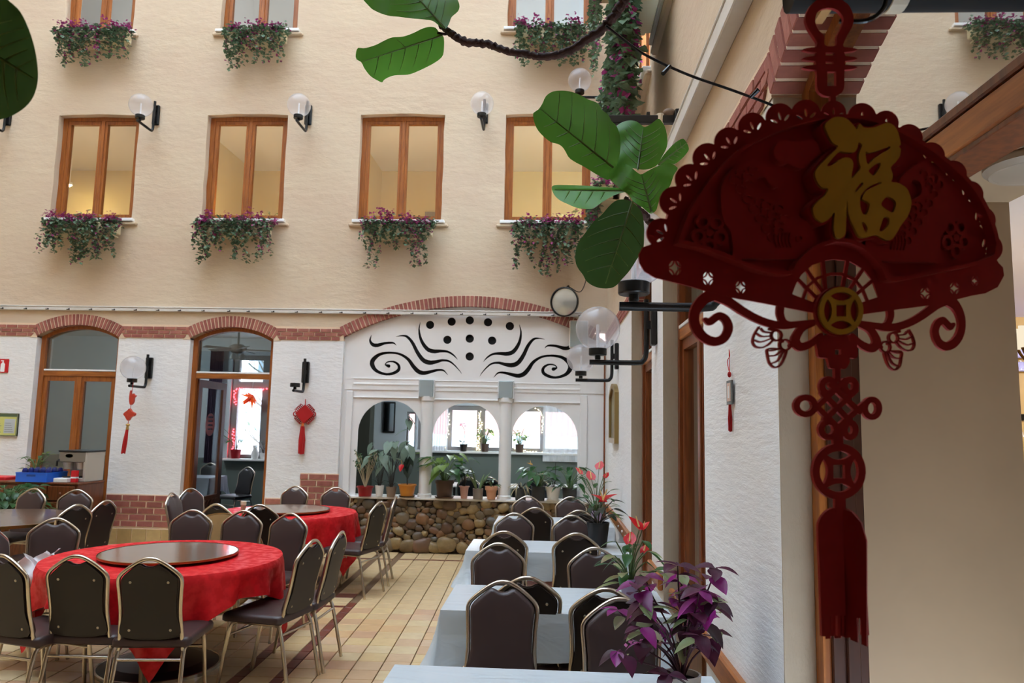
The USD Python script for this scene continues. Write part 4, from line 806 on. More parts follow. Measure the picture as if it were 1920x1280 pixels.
# arched frame on the right wall
t = T('framed_picture', 'narrow arched gilt frame on the right white wall', 'picture', None, (XR, 8.95, 1.57)); a = opening(-.42, .42, 0, .58, .12)
rf = lambda g: (np.c_[-g[0][:, 2], g[0][:, 0], g[0][:, 1]], g[1])
P('frame', rf(ext(a.difference(a.buffer(-.06)), 0, .05)), mat('gilt_frame', (150, 124, 74), .45, metal=.5), t); P('canvas', rf(ext(a.buffer(-.05), 0, .02)), mat('dim_canvas', (150, 136, 96), .6, var=.6, vs=3, rgb2=(96, 90, 62)), t)
# signs at the left edge
sr = mat('sign_red', (206, 24, 34), .45); sw = mat('sign_white', (244, 244, 244), .5)
x0, z0 = bw(-14, 698); x1, z1 = bw(18, 673); t = T('fire_sign', 'red fire extinguisher sign with a white pictogram on the white wall', 'sign', None, (0, 0, 0))
P('plate', BACK(ext(sbox(x0, z0, x1, z1).buffer(-.006).buffer(.006), .004, .012)), sr, t); cx, w = bw(6.3, 686)[0], .024; zb, zt = z0+.02, z1-.02
pic = unary_union([sbox(cx-w, zb, cx+w, zb+.10).buffer(.008), Point(cx, zb+.105).buffer(w), sbox(cx-.008, zb+.1, cx+.008, zt), sbox(cx-.035, zt-.014, cx+.01, zt)]).intersection(sbox(x0, z0, x1, z1).buffer(-.012)); P('pictogram', BACK(ext(pic, .012, .0135)), sw, t)
x0, z0 = bw(-40, 816); x1, z1 = bw(37, 775); t = T('notice_board', 'pale green framed notice with a small plan on the white wall', 'notice', None, (0, 0, 0))
P('board', BACK(ext(sbox(x0, z0, x1, z1), .004, .02)), mat('notice_green', (208, 208, 122), .6), t); P('frame', BACK(ext(sbox(x0, z0, x1, z1).difference(sbox(x0+.015, z0+.015, x1-.015, z1-.015)), .004, .03)), mat('notice_frame', (120, 124, 96), .5), t)
P('header', BACK(ext(sbox(x0+.015, z1-.05, x1-.015, z1-.015), .02, .0215)), mat('notice_header', (92, 116, 88), .5), t); P('plan', BACK(ext(sbox(x1-.20, z0+.04, x1-.04, z1-.08), .02, .0215)), mat('notice_plan', (190, 198, 202), .6), t); b = MB()
for i in range(5): b.add(ext(sbox(x1-.19, z0+.06+i*.03, x1-.06-.01*i, z0+.066+i*.03), .0215, .0225))
for i in range(6): b.add(ext(sbox(x0+.05, z0+.05+i*.03, x1-.24-.02*(i % 3), z0+.058+i*.03), .02, .0215))
P('printed_lines', BACK(b), mat('print_grey', (120, 126, 122), .6), t)
x0, z0 = bw(-60, 908, 9.6); x1, z1 = bw(10, 894, 9.6); t = T('red_tray', 'red box partly hidden behind the leafy planter', 'box', None, (0, 0, 0)); P('body', bx(x0, 9.6, z0-.1, x1, 9.9, z1, .01), sr, t); P('label', bx(x0+.05, 9.596, z1-.07, x1-.08, 9.6, z1-.03), sw, t)
P('stand', bx(x0, 9.6, 0, x1, 9.9, z0-.1, .006), M['wooddark'], t)
# ---- red hangings
def tassel(parent, x, y, z, l, r, m, n=26, lean=0.):
    b = MB()
    for k in range(n):
        a = k*2.4; rr_ = r*math.sqrt((k+.5)/n); b.add(tube([(x+rr_*.5*math.cos(a), y+rr_*.5*math.sin(a), z), (x+rr_*math.cos(a)+lean*.5, y+rr_*math.sin(a), z-l*.5), (x+rr_*.9*math.cos(a)+lean, y+rr_*math.sin(a), z-l*rng.uniform(.94, 1))], r*.22, 4))
    return P('tassel', b, m, parent)
def flat(parent, name, poly, y0, y1, m): v, f = ext(poly, y0, y1); return P(name, (np.c_[v[:, 0], -v[:, 2], v[:, 1]], f), m, parent)
om = mat('orange_red_ornament', (204, 66, 40), .5, var=.5, vs=30, rgb2=(170, 34, 24)); gb = mat('gold_bead', (206, 170, 100), .3, metal=.8); redf = mat('red_thread', (184, 18, 22), .7)
c0 = onY(250, 716, 9.95); s = .00711; t = T('hanging_charm', 'orange red fish and square charm hanging under the globe lamp', 'hanging', None, c0); W = lambda x, y: ((x-250)*s, -(y-716)*s)
P('cord', tube([(0, 0, 0), (*[W(249, 735)[0], 0, W(249, 735)[1]],)], .004, 5), M['redcord'], t); P('cord', tube([(W(249, 760)[0], 0, W(249, 760)[1]), (W(245, 808)[0], 0, W(245, 808)[1])], .004, 5), M['redcord'], t)
flat(t, 'fish', closed([W(247, 732), W(249, 742), W(253, 738), W(255, 741), W(258.5, 742), W(255, 746), W(254, 755), W(249, 760), W(246, 753), W(245.5, 742)], 5), -.02, .02, om)
flat(t, 'square_charm', closed([W(248, 767), W(252, 772), W(259, 776), W(257, 781), W(252, 783), W(246.5, 790), W(241, 783), W(237, 778), W(240, 774), W(244, 771)], 5), -.025, .025, om)
P('bead', ball((W(246, 798)[0], 0, W(246, 798)[1]), .024, 2, (1.2, 1, .7)), gb, t); P('cap', lathe([(.015, .02), (.02, -.03)], 12, (W(245.5, 803)[0], 0, W(245.5, 803)[1])), gb, t); tassel(t, W(245.5, 806)[0], 0, W(245.5, 806)[1], .335, .026, redf, lean=-.03)
c0 = onY(571, 776, YB-.03); s = .0074; t = T('red_knot', 'red woven diamond knot with a long tassel on the white wall', 'hanging', None, c0); W = lambda x, y: ((x-571.5)*s, -(y-776)*s)
P('cord', tube([(*[W(572, 748)[0], 0, W(572, 748)[1]],), (*[W(572, 762)[0], 0, W(572, 762)[1]],)], .006, 6), M['redcord'], t); flat(t, 'woven_diamond', Polygon([W(572, 760), W(588, 776), W(571, 792), W(556, 775)]).buffer(.01), -.02, .02, redf); drc = mat('dark_red_cord', (164, 20, 24), .7)
for k in range(5):
    for sx, sy in ((1, 1), (-1, 1), (1, -1), (-1, -1)):
        u = .2+.15*k; px = 571.5+sx*(16*u+2); py = 776-sy*(16*(1-u)+2); n_ = np.array([sx, sy])*.7071; cpt = np.array(W(px, py))+n_*.012; tt = np.array([n_[1], -n_[0]])
        P('loop', tube([(*(cpt+n_*.03*math.sin(a)+tt*.012*math.cos(a))[[0]], 0, (cpt+n_*.03*math.sin(a)+tt*.012*math.cos(a))[1]) for a in np.linspace(0, 2*math.pi, 10)], .006, 5), drc, t)
for sx in (-1, 1): P('side_loop', tube([(sx*(.128+.03*math.cos(a)), 0, .03*math.sin(a)) for a in np.linspace(0, 2*math.pi, 16)], .008, 5), drc, t)
P('binding', lathe([(0, .03), (.016, .03), (.02, -.03), (0, -.03)], 12, (W(569, 796)[0], 0, W(569, 796)[1])), mat('orange_binding', (214, 110, 44), .6), t); tassel(t, W(569, 799)[0], 0, W(569, 799)[1], .39, .04, redf, 34)
c0 = onX(1367, 655, XR-.012); t = T('card_charm', 'small framed card with red cord and tassel on the right white wall', 'hanging', None, c0); k_ = 3.19/1400
W = lambda x, y: (0., -(x-1367)*k_*2.4, -(y-655)*k_)
P('cord', tube(spline([(0, 0, 0), W(1369, 668), (0, .035, -.045), W(1364, 690), W(1367, 697)], 6), .0016, 5), M['redcord'], t); P('cord', tube([(0, 0, 0), W(1367, 700)], .0016, 5), M['redcord'], t); P('bead', ball(W(1367, 702), .008, 2, (1, 1, 1.6)), redf, t)
P('card', bx(-.003, -.045, W(0, 758)[2], .003, .045, W(0, 713)[2], .001), mat('card_grey', (120, 122, 120), .5), t); P('card_face', bx(-.0045, -.03, W(0, 752)[2], -.003, .03, W(0, 718)[2]), mat('card_face', (226, 196, 180), .5), t); P('figure', bx(-.0055, -.012, W(0, 746)[2], -.0045, .012, W(0, 724)[2]), sw, t); tassel(t, 0, 0, W(0, 758)[2], .115, .008, redf, 14)
# black bar overhead and the cable with small sockets
zb = onY(1700, 16, .93)[2]+.032; t = T('overhead_bar', 'black metal bar overhead from which the red fan hangs', 'bar', None, (0, .93, zb)); xa = onY(1482, 0, .93)[0]
P('tube', tube([(xa, 0, 0), (xa+.02, 0, 0), (XR, 0, .0)], .033, 20), mat('matt_black', (14, 14, 15), .85), t, smooth=40); xt = onY(1680, 10, .93)[0]; P('tape', lathe([(.0345, -.012), (.0345, .012)], 20)[0][:, [2, 0, 1]] @ np.eye(3)+[xt, 0, 0] if False else (lathe([(.0325, -.011), (.0345, -.01), (.0345, .01), (.0325, .011)], 20)[0][:, [2, 0, 1]]+[xt, 0, 0], lathe([(0, 0)]*4, 20)[1]), mat('cream_band', (206, 196, 172), .6), t)
P('cable', tube(spline([(xt-.02, -.02, -.02), (xt-.03, -.03, -.05), (xt-.05, -.03, -.065), (xt-.08, -.02, -.06)], 6), .003, 6), M['black'], t); xo = onY(1551, 0, .93)[0]; P('wall_flange', bx(XR-.012, -.06, -.06, XR, .06, .06, .004), M['black'], t)
t = T('light_cable', 'black cable with small empty sockets across the upper right', 'cable', None, (0, 0, 0)); cp = [onY(1136, 48, 1.87), onY(1180, 82, 1.9), onY(1216, 106, 1.92), onY(1290, 140, 1.95), onY(1370, 168, 1.97), onY(1445, 196, 1.99), onY(1500, 222, 2.0), onX(1575, 262, XR+.11)]
P('wire', tube(spline(cp, 6), .0036, 6), M['black'], t)
for (a, b, Y) in (((1256, 124), (1243, 138), 1.93), ((1408, 182), (1422, 168), 1.975)): P('socket', tube([onY(*a, Y), onY(*b, Y-.02)], [.005, .006], 8), M['black'], t)
# ---- glazed courtyard roof and the gallery over the camera's side, both outside the picture
t = tag(T('glass_roof').GetPrim() if False else T('glass_roof', kind='structure')); P('panes', bx(-10.9, -3.3, TOP-.02, 1.6, YB+.36, TOP), pane('roof_glass', (ROOF, ROOF, ROOF)), t); b = MB()
for i in range(11): b.add(bx(-10.6+i*1.1, -3.3, TOP-.12, -10.54+i*1.1, YB, TOP-.02))
P('glazing_bars', b, M['black'], t)
t = T('gallery', kind='structure'); P('slab', bx(-10.6, -3, 3.35, XR, GY, 3.6), mat('gallery_timber', (96, 70, 48), .7), t)
# ---- drawer cabinet with coffee machine and crate
CXa, CXb, CYa, CYb = -7.2, -6.05, 9.42, 10.02; cw = M['wooddark']; t = T('drawer_cabinet', 'dark wooden drawer cabinet in front of the left door', 'cabinet', None, ((CXa+CXb)/2, (CYa+CYb)/2, 0)); w, d = (CXb-CXa)/2, (CYb-CYa)/2
P('body', bx(-w, -d+.02, .06, w, d, .88, .006), cw, t); P('plinth', bx(-w+.03, -d+.05, 0, w-.03, d-.03, .06), cw, t); P('top', bx(-w-.01, -d, .88, w+.01, d, .905, .006), cw, t)
for i in range(3):
    for z0, z1 in ((.68, .86), (.47, .66), (.26, .45), (.08, .24)):
        a = -w+.02+i*(2*w-.04)/3; o = P('drawer', bx(a+.01, -d, z0, a+(2*w-.04)/3-.01, -d+.025, z1, .006), cw, t); P('knob', ball((a+(2*w-.04)/6, -d-.012, (z0+z1)/2), .016, 1), cw, o)
bl = mat('blue_plastic', (44, 110, 226), .4); t = T('blue_crate', 'bright blue plastic crate of cups on the drawer cabinet', 'crate', None, (-6.66, 9.62, .906)); sh = sbox(-.2, -.2, .2, .2)
P('walls', ext(sh.buffer(.01).difference(sh.buffer(-.008)), 0, .12), bl, t); P('bottom', ext(sh, 0, .01), bl, t); P('rim', ext(sh.buffer(.016).difference(sh), .105, .12), bl, t); P('handle_slot', bx(-.06, -.214, .07, .06, -.209, .095, .002), mat('blue_dark', (26, 70, 150), .5), t)
cupm = mat('cobalt_glass', (24, 38, 120), .12, transmission_weight=.3); first = None
for i in range(5):
    for j in range(3):
        loc = (-6.81+i*.078, 9.5+j*.12, .917); l = 'cobalt blue glass cup in the bright blue crate'
        if first is None: first = T('blue_cup', l, 'cup', 'blue cups in the crate', loc); P('cup', lathe([(.036, 0), (.036, .1), (.032, .14), (.02, .16), (0, .164)], 16), cupm, first, smooth=40)
        else: dup(first, loc, 0)
t = T('coffee_machine', 'steel double coffee brewer on the drawer cabinet', 'coffee machine', None, (-6.20, 9.80, .906)); cs = mat('brewer_steel', (190, 182, 170), .4, metal=.2)
P('base', bx(-.22, -.2, 0, .128, .2, .05, .008), cs, t); P('back', bx(-.22, .02, .05, .128, .195, .37, .008), cs, t); P('head', bx(-.24, -.205, .25, .128, .198, .385, .01), mat('brewer_dark', (132, 122, 110), .4, metal=.2), t); P('lid', bx(-.25, -.21, .385, .145, .21, .405, .006), M['black'], t); P('side_panel', bx(.10, -.203, .0, .138, .203, .384, .006), cs, t)
P('badge', ext(Polygon([(-.045, .395), (.045, .395), (.055, .375), (.045, .355), (-.045, .355), (-.055, .375)]), 0, .004)[0][:, [0, 2, 1]]*[1, -1, 1]+[-.1, -.2, 0] if False else ((lambda g: (np.c_[g[0][:, 0]-.1, -.2-g[0][:, 2], g[0][:, 1]], g[1]))(ext(affinity.scale(Point(0, .335).buffer(.028, 10), 1.9, .9), 0, .005))), mat('badge_yellow', (196, 190, 70), .4), t)
for x in (-.15, .03): P('filter_basket', lathe([(0, .16), (.05, .16), (.07, .25), (0, .25)], 18, (x, -.12, 0)), cs, t); 
for x in (-.15, .03): P('warming_plate', lathe([(0, .05), (.075, .05), (.075, .062), (0, .062)], 20, (x, -.1, 0)), M['black'], t)
P('spout', tube([(-.22, -.18, .3), (-.245, -.22, .26), (-.245, -.22, .2)], .014, 8), M['black'], t)
t = T('red_box', 'small red carton at the right end of the coffee brewer', 'box', None, (-6.17, 9.55, .906)); P('carton', bx(-.035, -.03, 0, .035, .03, .15, .003), sr, t); P('stripe', bx(-.036, -.031, .05, .036, .031, .07), sw, t)
t = T('paper_towels', 'folded white paper towels beside the red carton', 'paper', None, (-6.30, 9.5, .906)); P('stack', bx(-.09, -.05, 0, .09, .05, .055, .006), M['white_s'], t)
# ================================================ plants
def leaf_geo(L, W, shape='ovate', droop=.25, fold=.18, n=7):
    pr = {'ovate': lambda t: math.sin(math.pi*t**.72)**.85, 'lance': lambda t: math.sin(math.pi*t**.85)**1.1, 'heart': lambda t: np.interp(t, [0, .04, .15, .3, .55, .8, 1], [.45, .75, .97, 1., .78, .4, 0]), 'spear': lambda t: np.interp(t, [0, .1, .5, .85, 1], [.6, .8, 1, .7, 0])}[shape]
    v = []
    for t in np.linspace(0, 1, n):
        w = W/2*pr(float(t)); y0 = -.16*L*max(0, 1-t*6) if shape == 'heart' else 0
        for c in (-1, -.5, 0, .5, 1): v.append((c*w, L*t+y0*abs(c), -droop*L*t*t+fold*abs(c)*w))
    f = []
    for i in range(n-1):
        for j in range(4): a = i*5+j; f += [[a, a+1, a+6], [a, a+6, a+5]]
    return np.array(v), np.array(f)
def put_leaf(g, base, az, pitch, roll=0): return rot(g[0], az-math.pi/2, pitch, roll)+np.asarray(base), g[1]
def pot(parent, r0, r1, h, m, rim=0., saucer=None, wall=.008, soil=True, name='pot'):
    pr = [(0, 0), (r0, 0), (r1, h-rim)]+([(r1+.012, h-rim), (r1+.012, h)] if rim else [])+[((r1+.012 if rim else r1)-wall, h), (r1-wall, h-.03), (0, h-.03)]
    P(name, lathe(pr, 28), m, parent, smooth=30)
    if soil: P('soil', lathe([(0, h-.018), (r1-wall, h-.022)], 20), soil_m, parent)
    if saucer: P('saucer', lathe([(0, .001), (r0*1.15, .001), (r0*1.35, .022), (r0*1.3, .022), (r0*1.1, .008), (0, .008)], 28), saucer, parent)
soil_m = mat('potting_soil', (44, 34, 28), .95)
stem_g = mat('green_stem', (84, 104, 58), .6); stem_d = mat('dark_stem', (58, 48, 40), .7)
def stems_leaves(t, h, n, rad, zr, LW, shape, m, sm, seed, pitch=(-.2, .5), droop=.3, base_r=.3, arc=(0, 6.283), sr=.0035, lname='leaf', elong=1., fy=1.):
    """n leaves on thin stalks from (0, 0, h); returns the stalk tips."""
    R = random.Random(seed); b = MB(); tips = []
    for k in range(n):
        a = arc[0]+(arc[1]-arc[0])*((k+.5)/n)+R.uniform(-.3, .3); rr_ = rad*math.sqrt(R.uniform(.08, 1)); z = h+R.uniform(*zr)
        tip = np.array([rr_*math.cos(a)*elong, rr_*math.sin(a)*fy, z]); b0 = np.array([rr_*base_r*.3*math.cos(a), rr_*base_r*.3*math.sin(a), h-.03]); mid = (tip+b0)/2*[.75, .75, 1]+[0, 0, .12*(z-h)]
        b.add(tube(spline([b0, mid, tip], 4), [sr*1.2]*8+[sr], 5)); L, W = (x*R.uniform(.8, 1.15) for x in LW); mm = m if isinstance(m, str) else R.choice(m)
        P(lname, put_leaf(leaf_geo(L, W, shape, droop*R.uniform(.6, 1.3)), tip, a+R.uniform(-.4, .4), R.uniform(*pitch), R.uniform(-.3, .3)), mm, t, smooth=True); tips.append((tip, a))
    P('stalks', b, sm, t); return tips
def spathe(t, p, az, size, m, pitch=.5, h0=None):
    f = P('flower', put_leaf(leaf_geo(size, size*.85, 'heart', .15, .25), p, az, pitch), m, t, smooth=True, label='red spathe flower')
    d = np.array([math.cos(az)*.35, math.sin(az)*.35, .9]); P('spadix', tube([np.asarray(p)+d*.01, np.asarray(p)+d*size*.75], [size*.06, size*.03], 6), spadix_m, f)
    if h0 is not None: P('flower_stalk', tube(spline([(0, 0, h0), (np.asarray(p)*[.4, .4, 1]+[0, 0, h0])*[1, 1, .55], p], 5), .003, 5), stem_g, t)
spadix_m = mat('spadix', (226, 190, 120), .5)
# ---- trailing flower boxes
vine = leafmat('vine_leaves', (70, 92, 66), (52, 66, 48), .2, .55, .5, 40, rnd=[(104, 130, 98), (122, 146, 112), (90, 114, 86), (160, 176, 150), (110, 136, 104), (206, 216, 198), (124, 104, 102), (98, 122, 92)])
flw = leafmat('magenta_flowers', (140, 44, 104), (110, 24, 74), .25, .6, .5, 60, rnd=[(166, 56, 122), (146, 44, 104), (186, 80, 144), (150, 40, 84), (128, 36, 80)]); box_m = mat('cream_flower_box', (222, 208, 172), .6)
def bits(pts, size, nr):
    """Small folded leaves at the points (k, 3)."""
    k = len(pts); az = nr.uniform(0, 6.283, k); pi = nr.uniform(-1.2, .5, k); s = size*nr.uniform(.7, 1.25, k)
    base = np.array([[0, 0, 0], [-.46, .5, .08], [0, .5, -.06], [.46, .5, .08], [0, .98, -.1]]); v = base[None]*s[:, None, None]
    cp, sp, ca, sa = np.cos(pi), np.sin(pi), np.cos(az), np.sin(az)
    y, z = v[..., 1]*cp[:, None]-v[..., 2]*sp[:, None], v[..., 1]*sp[:, None]+v[..., 2]*cp[:, None]; x = v[..., 0]
    v = np.stack([x*ca[:, None]-y*sa[:, None], x*sa[:, None]+y*ca[:, None], z], -1)+pts[:, None]
    f = (np.array([[0, 2, 1], [0, 3, 2], [1, 2, 4], [2, 3, 4]])[None]+5*np.arange(k)[:, None, None]).reshape(-1, 3); return v.reshape(-1, 3), f
def flower_box(fr, u0, u1, vt, drop, label, seed, dens=1., size=.056, group='trailing flower boxes', box=True, wmax=.24):
    nr = np.random.default_rng(seed); t = T('flower_box', label, 'flower box', group); w0, w1 = .075, wmax
    P('box', fr(MB().add(bx(u0+.04, vt-.17, w0, u1-.04, vt-.02, w1-.02, .01)).add(bx(u0+.03, vt-.035, w0-.005, u1-.03, vt-.015, w1-.012, .004))), box_m, t); P('bracket', fr(bx(u0+.12, vt-.19, 0, u1-.12, vt-.17, w1-.06)), box_m, t)
    lp, fp_ = [], []; n = int((u1-u0)*30*dens)
    for k in range(n):
        u = u0+(u1-u0)*(k+nr.uniform(0, 1))/n; L = drop*(nr.uniform(.45, 1.05) if nr.random() < .68 else nr.uniform(.15, .5)); m = max(6, int(L/.0115)); s = np.linspace(0, 1, m); red = nr.random() < .3
        st = np.stack([u+.03*np.sin(s*5+nr.uniform(0, 6))+nr.normal(0, .012, m), vt+.02-L*s, w1+.03*np.sin(s*3.1)+nr.normal(0, .022, m)], 1); pk = nr.random(m) < (.34 if red else .1)
        lp.append(st[~pk]); fp_.append(st[pk])
    n = int((u1-u0)*340*dens); lp.append(np.stack([nr.uniform(u0, u1, n), vt+nr.normal(0, .045, n), nr.uniform(w0, w1+.03, n)], 1))
    for k in range(int((u1-u0)*26)):
        c = np.array([nr.uniform(u0, u1), vt+abs(nr.normal(.05, .05)), nr.uniform(w0+.02, w1+.02)]); fp_.append(c+nr.normal(0, .03, (18, 3)))
    lp, fp_ = ([np.c_[q[:, :2], np.maximum(q[:, 2], .06)] for q in L_] for L_ in (lp, fp_))
    for nm, pts, m, s in (('foliage', lp, vine, size), ('flowers', fp_, flw, size*.75)):
        P(nm, bits(fr((np.vstack(pts), None))[0], s, nr), m, t, kind='stuff')
bb = lambda x0, x1, y: (onY(x0, y, YB-.2)[0], onY(x1, y, YB-.2)[0])
for (x0, x1, y, z, d, l, sd) in ((82, 222, 440, W2Z[0], .62, 'trailing magenta flower box under the leftmost middle-storey window', 11), (366, 508, 445, W2Z[0], .60, 'trailing magenta flower box under the second middle-storey window', 12), (676, 814, 450, W2Z[0], .64, 'trailing magenta flower box under the third middle-storey window', 13), (962, 1092, 455, W2Z[0], .74, 'trailing magenta flower box under the fourth middle-storey window', 14),
        (104, 243, 75, W3Z[0], .58, 'trailing magenta flower box under the leftmost top window', 15), (424, 538, 75, W3Z[0], .62, 'trailing magenta flower box under the second top window', 16), (968, 1100, 80, W3Z[0], .62, 'trailing magenta flower box under the rightmost top window behind the branch', 17)):
    flower_box(BACK, *bb(x0, x1, y), z-.10, d, l, sd)
flower_box(RIGHT, 4.72, 5.6, 4.95, 1.15, 'large trailing vine box nearest on the upper right wall', 21, 2.0, .085, wmax=.27); flower_box(RIGHT, 5.95, 6.95, 4.80, .55, 'trailing vine box on the right wall behind the large one', 22, 1.4, .065, wmax=.28)
flower_box(RIGHT, 8.5, 9.5, 4.6, .75, 'trailing vine box on the right wall beside the fourth middle-storey window', 23, 1.3, wmax=.26); flower_box(RIGHT, 8.4, 9.4, 7.5, 1.15, 'long trailing vine box high in the upper right corner', 24, 1.5, wmax=.26)
# ---- pots on the stone plinth
LZ, LY = .75, 10.37
def ledge(px, Y=LY): return (onY(px, 930, Y)[0], Y, LZ)
terr = mat('terracotta', (206, 150, 116), .7); g_l = leafmat('grey_green_leaf', (128, 146, 130), (96, 116, 100)); d_l = leafmat('dark_leaf', (40, 52, 40), (60, 66, 54)); y_l = leafmat('yellow_green_leaf', (112, 136, 62), (78, 108, 48), .3); a_l = leafmat('anthurium_leaf', (52, 92, 48), (36, 70, 36), .25, .35); redl = leafmat('red_spathe', (206, 30, 36), (180, 20, 30), .3, .35); pinkl = leafmat('pink_spathe', (226, 92, 96), (206, 60, 70), .3, .35)
pc = lambda n, c, r=.5: mat(n, c, r)
t = T('potted_plant', 'red pot with pale bare branches at the left end of the plinth', 'plant', None, ledge(684)); pot(t, .085, .105, .135, pc('red_pot', (150, 22, 30), .35), rim=.02); R4 = random.Random(8); b = MB(); tf = []
for k in range(16):
    a = R4.uniform(0, 6.28); s = R4.uniform(.1, .19); h = R4.uniform(.3, .5); e = np.array([s*math.cos(a), s*math.sin(a)*.6, .12+h]); p = spline([(0, 0, .11), e*[.25, .25, .45], e*[.6, .6, .75], e], 4); b.add(tube(p, np.linspace(.009, .003, len(p)), 5)); tf.append(e)
    for j in range(3): q = p[6+j*2]; e2 = q+[R4.uniform(-.06, .06), R4.uniform(-.03, .03), R4.uniform(.05, .12)]; b.add(tube([q, e2], [.004, .002], 4)); tf.append(e2)
P('branches', b, mat('pale_branch', (196, 182, 152), .7), t); nr = np.random.default_rng(4); P('leaflets', bits(np.array([x+nr.normal(0, .012, 3) for x in tf for _ in range(3)]), .03, nr), a_l, t, kind='stuff')
for px, r0, r1, h, c, lab, n, sd in ((711, .045, .062, .15, pc('white_pot', (226, 224, 220)), 'slim white pot with tall grey-green arrow leaves', 5, 31), (733, .055, .074, .135, pc('taupe_pot', (136, 116, 98)), 'taupe pot with tall grey-green arrow leaves', 7, 32)):
    t = T('potted_plant', lab, 'plant', None, ledge(px)); pot(t, r0, r1, h, c); stems_leaves(t, h, n+4, .2, (.26, .62), (.18, .13), 'heart', g_l, stem_d, sd, (-.9, -.1), .3); stems_leaves(t, h, 5, .07, (.02, .08), (.07, .03), 'lance', d_l, stem_d, sd+50)
t = T('potted_plant', 'orange glazed pot with a tall stem of grey leaves', 'plant', None, ledge(763)); pot(t, .085, .115, .175, pc('orange_glaze', (206, 132, 50), .25), rim=.02, saucer=pc('dark_saucer', (60, 40, 30)))
P('stem', tube(spline([(0, 0, .15), (-.02, .0, .5), (-.03, 0, .9), (0, 0, 1.12)], 5), [.008]*15+[.005], 6), stem_d, t)
for z, a, L, p in ((1.1, .2, .22, -.7), (.92, 3.3, .2, -.2), (1.05, -1., .16, -.9), (.75, 2.6, .22, -.5), (.70, -.6, .24, -.7), (.66, 4.2, .22, -.9), (.60, 1.2, .2, -.6)): P('leaf', put_leaf(leaf_geo(L, L*.72, 'heart', .3), (-.02, 0, z), a, p), g_l, t, smooth=True)
for z, a, L, p in ((.56, 3.4, .24, -1.2), (.5, 3.9, .2, -1.1), (.52, -.6, .24, -1.2), (.46, -.3, .22, -1.3), (.44, 5.0, .2, -1.0)): P('leaf', put_leaf(leaf_geo(L, L*.7, 'heart', .25), (0, -.04, z), a, p), d_l, t, smooth=True)
spathe(t, (-.05, -.16, .44), -2.0, .1, redl, -1.0)
t = T('potted_plant', 'large brown pot with broad yellow-green leaves before the first column', 'plant', None, ledge(833)); pot(t, .10, .118, .24, pc('brown_pot', (84, 62, 50)), rim=.04, saucer=pc('brown_saucer', (90, 66, 52))); stems_leaves(t, .24, 30, .31, (.08, .36), (.2, .13), 'heart', [y_l, y_l, a_l], stem_g, 41, (-.6, .3), .3, elong=1.15)
t = T('potted_plant', 'small pink pot with dark glossy leaves', 'plant', None, ledge(870)); pot(t, .042, .062, .17, pc('pink_pot', (206, 160, 148)), rim=.015); stems_leaves(t, .17, 12, .12, (.04, .22), (.13, .08), 'ovate', d_l, stem_d, 42)
t = T('potted_plant', 'grey-brown pot with upright snake plant leaves', 'plant', None, ledge(896)); pot(t, .066, .072, .14, pc('greige_pot', (132, 120, 108))); sn = leafmat('snake_leaf', (88, 110, 74), (150, 160, 104), .15, .4, .6, 20)
for k in range(11): a = rng.uniform(0, 6.28); P('leaf', put_leaf(leaf_geo(rng.uniform(.2, .36), .035, 'spear', .12, .4), (.03*math.cos(a), .03*math.sin(a), .11), a, rng.uniform(1.05, 1.5)), sn, t, smooth=True)
t = T('potted_plant', 'terracotta pot with a small green seedling beside the second column', 'plant', None, ledge(921)); pot(t, .055, .075, .175, terr, rim=.05); stems_leaves(t, .175, 7, .08, (.01, .09), (.08, .035), 'lance', a_l, stem_g, 43)
t = T('potted_plant', 'dark grey pot with drooping dried pale leaves', 'plant', None, ledge(976)); pot(t, .07, .082, .15, pc('dark_grey_pot', (66, 66, 66))); dr = leafmat('dried_leaf', (176, 164, 128), (140, 126, 92)); stems_leaves(t, .15, 12, .09, (.02, .09), (.16, .025), 'lance', dr, stem_d, 44, (-.9, .2), .6)
t = T('potted_plant', 'charcoal pot with an anthurium in the right arch', 'plant', None, ledge(1009)); pot(t, .085, .095, .19, pc('charcoal_pot', (58, 60, 60))); stems_leaves(t, .19, 22, .24, (.05, .27), (.17, .1), 'heart', a_l, stem_g, 45, (-.5, .3)); spathe(t, (-.1, -.06, .48), 2.5, .09, leafmat('orange_spathe', (214, 150, 60)), .4, .17); spathe(t, (.05, -.12, .33), -1.2, .07, pinkl, .3, .17)
t = T('potted_plant', 'white pot with dark stripes on a white saucer', 'plant', None, ledge(1037)); pot(t, .07, .098, .19, M['white_s'], rim=.03, saucer=M['white_s']); b = MB()
for k in range(9): a = k*2*math.pi/9; b.add(tube([(.0715*math.cos(a), .0715*math.sin(a), .03), (.0915*math.cos(a), .0915*math.sin(a), .155)], .004, 5))
P('stripes', b, M['black'], t); stems_leaves(t, .19, 5, .09, (.03, .14), (.09, .03), 'lance', d_l, stem_d, 46); P('support_stick', tube([(.02, 0, .1), (.03, 0, .52)], .004, 5), stem_d, t)
t = T('potted_plant', 'dark pot with broad drooping leaves at the right end of the plinth', 'plant', None, ledge(1068)); pot(t, .09, .103, .18, '/World/Looks/charcoal_pot'); stems_leaves(t, .18, 20, .24, (.02, .28), (.2, .1), 'heart', a_l, stem_g, 47, (-.7, .2), .45)
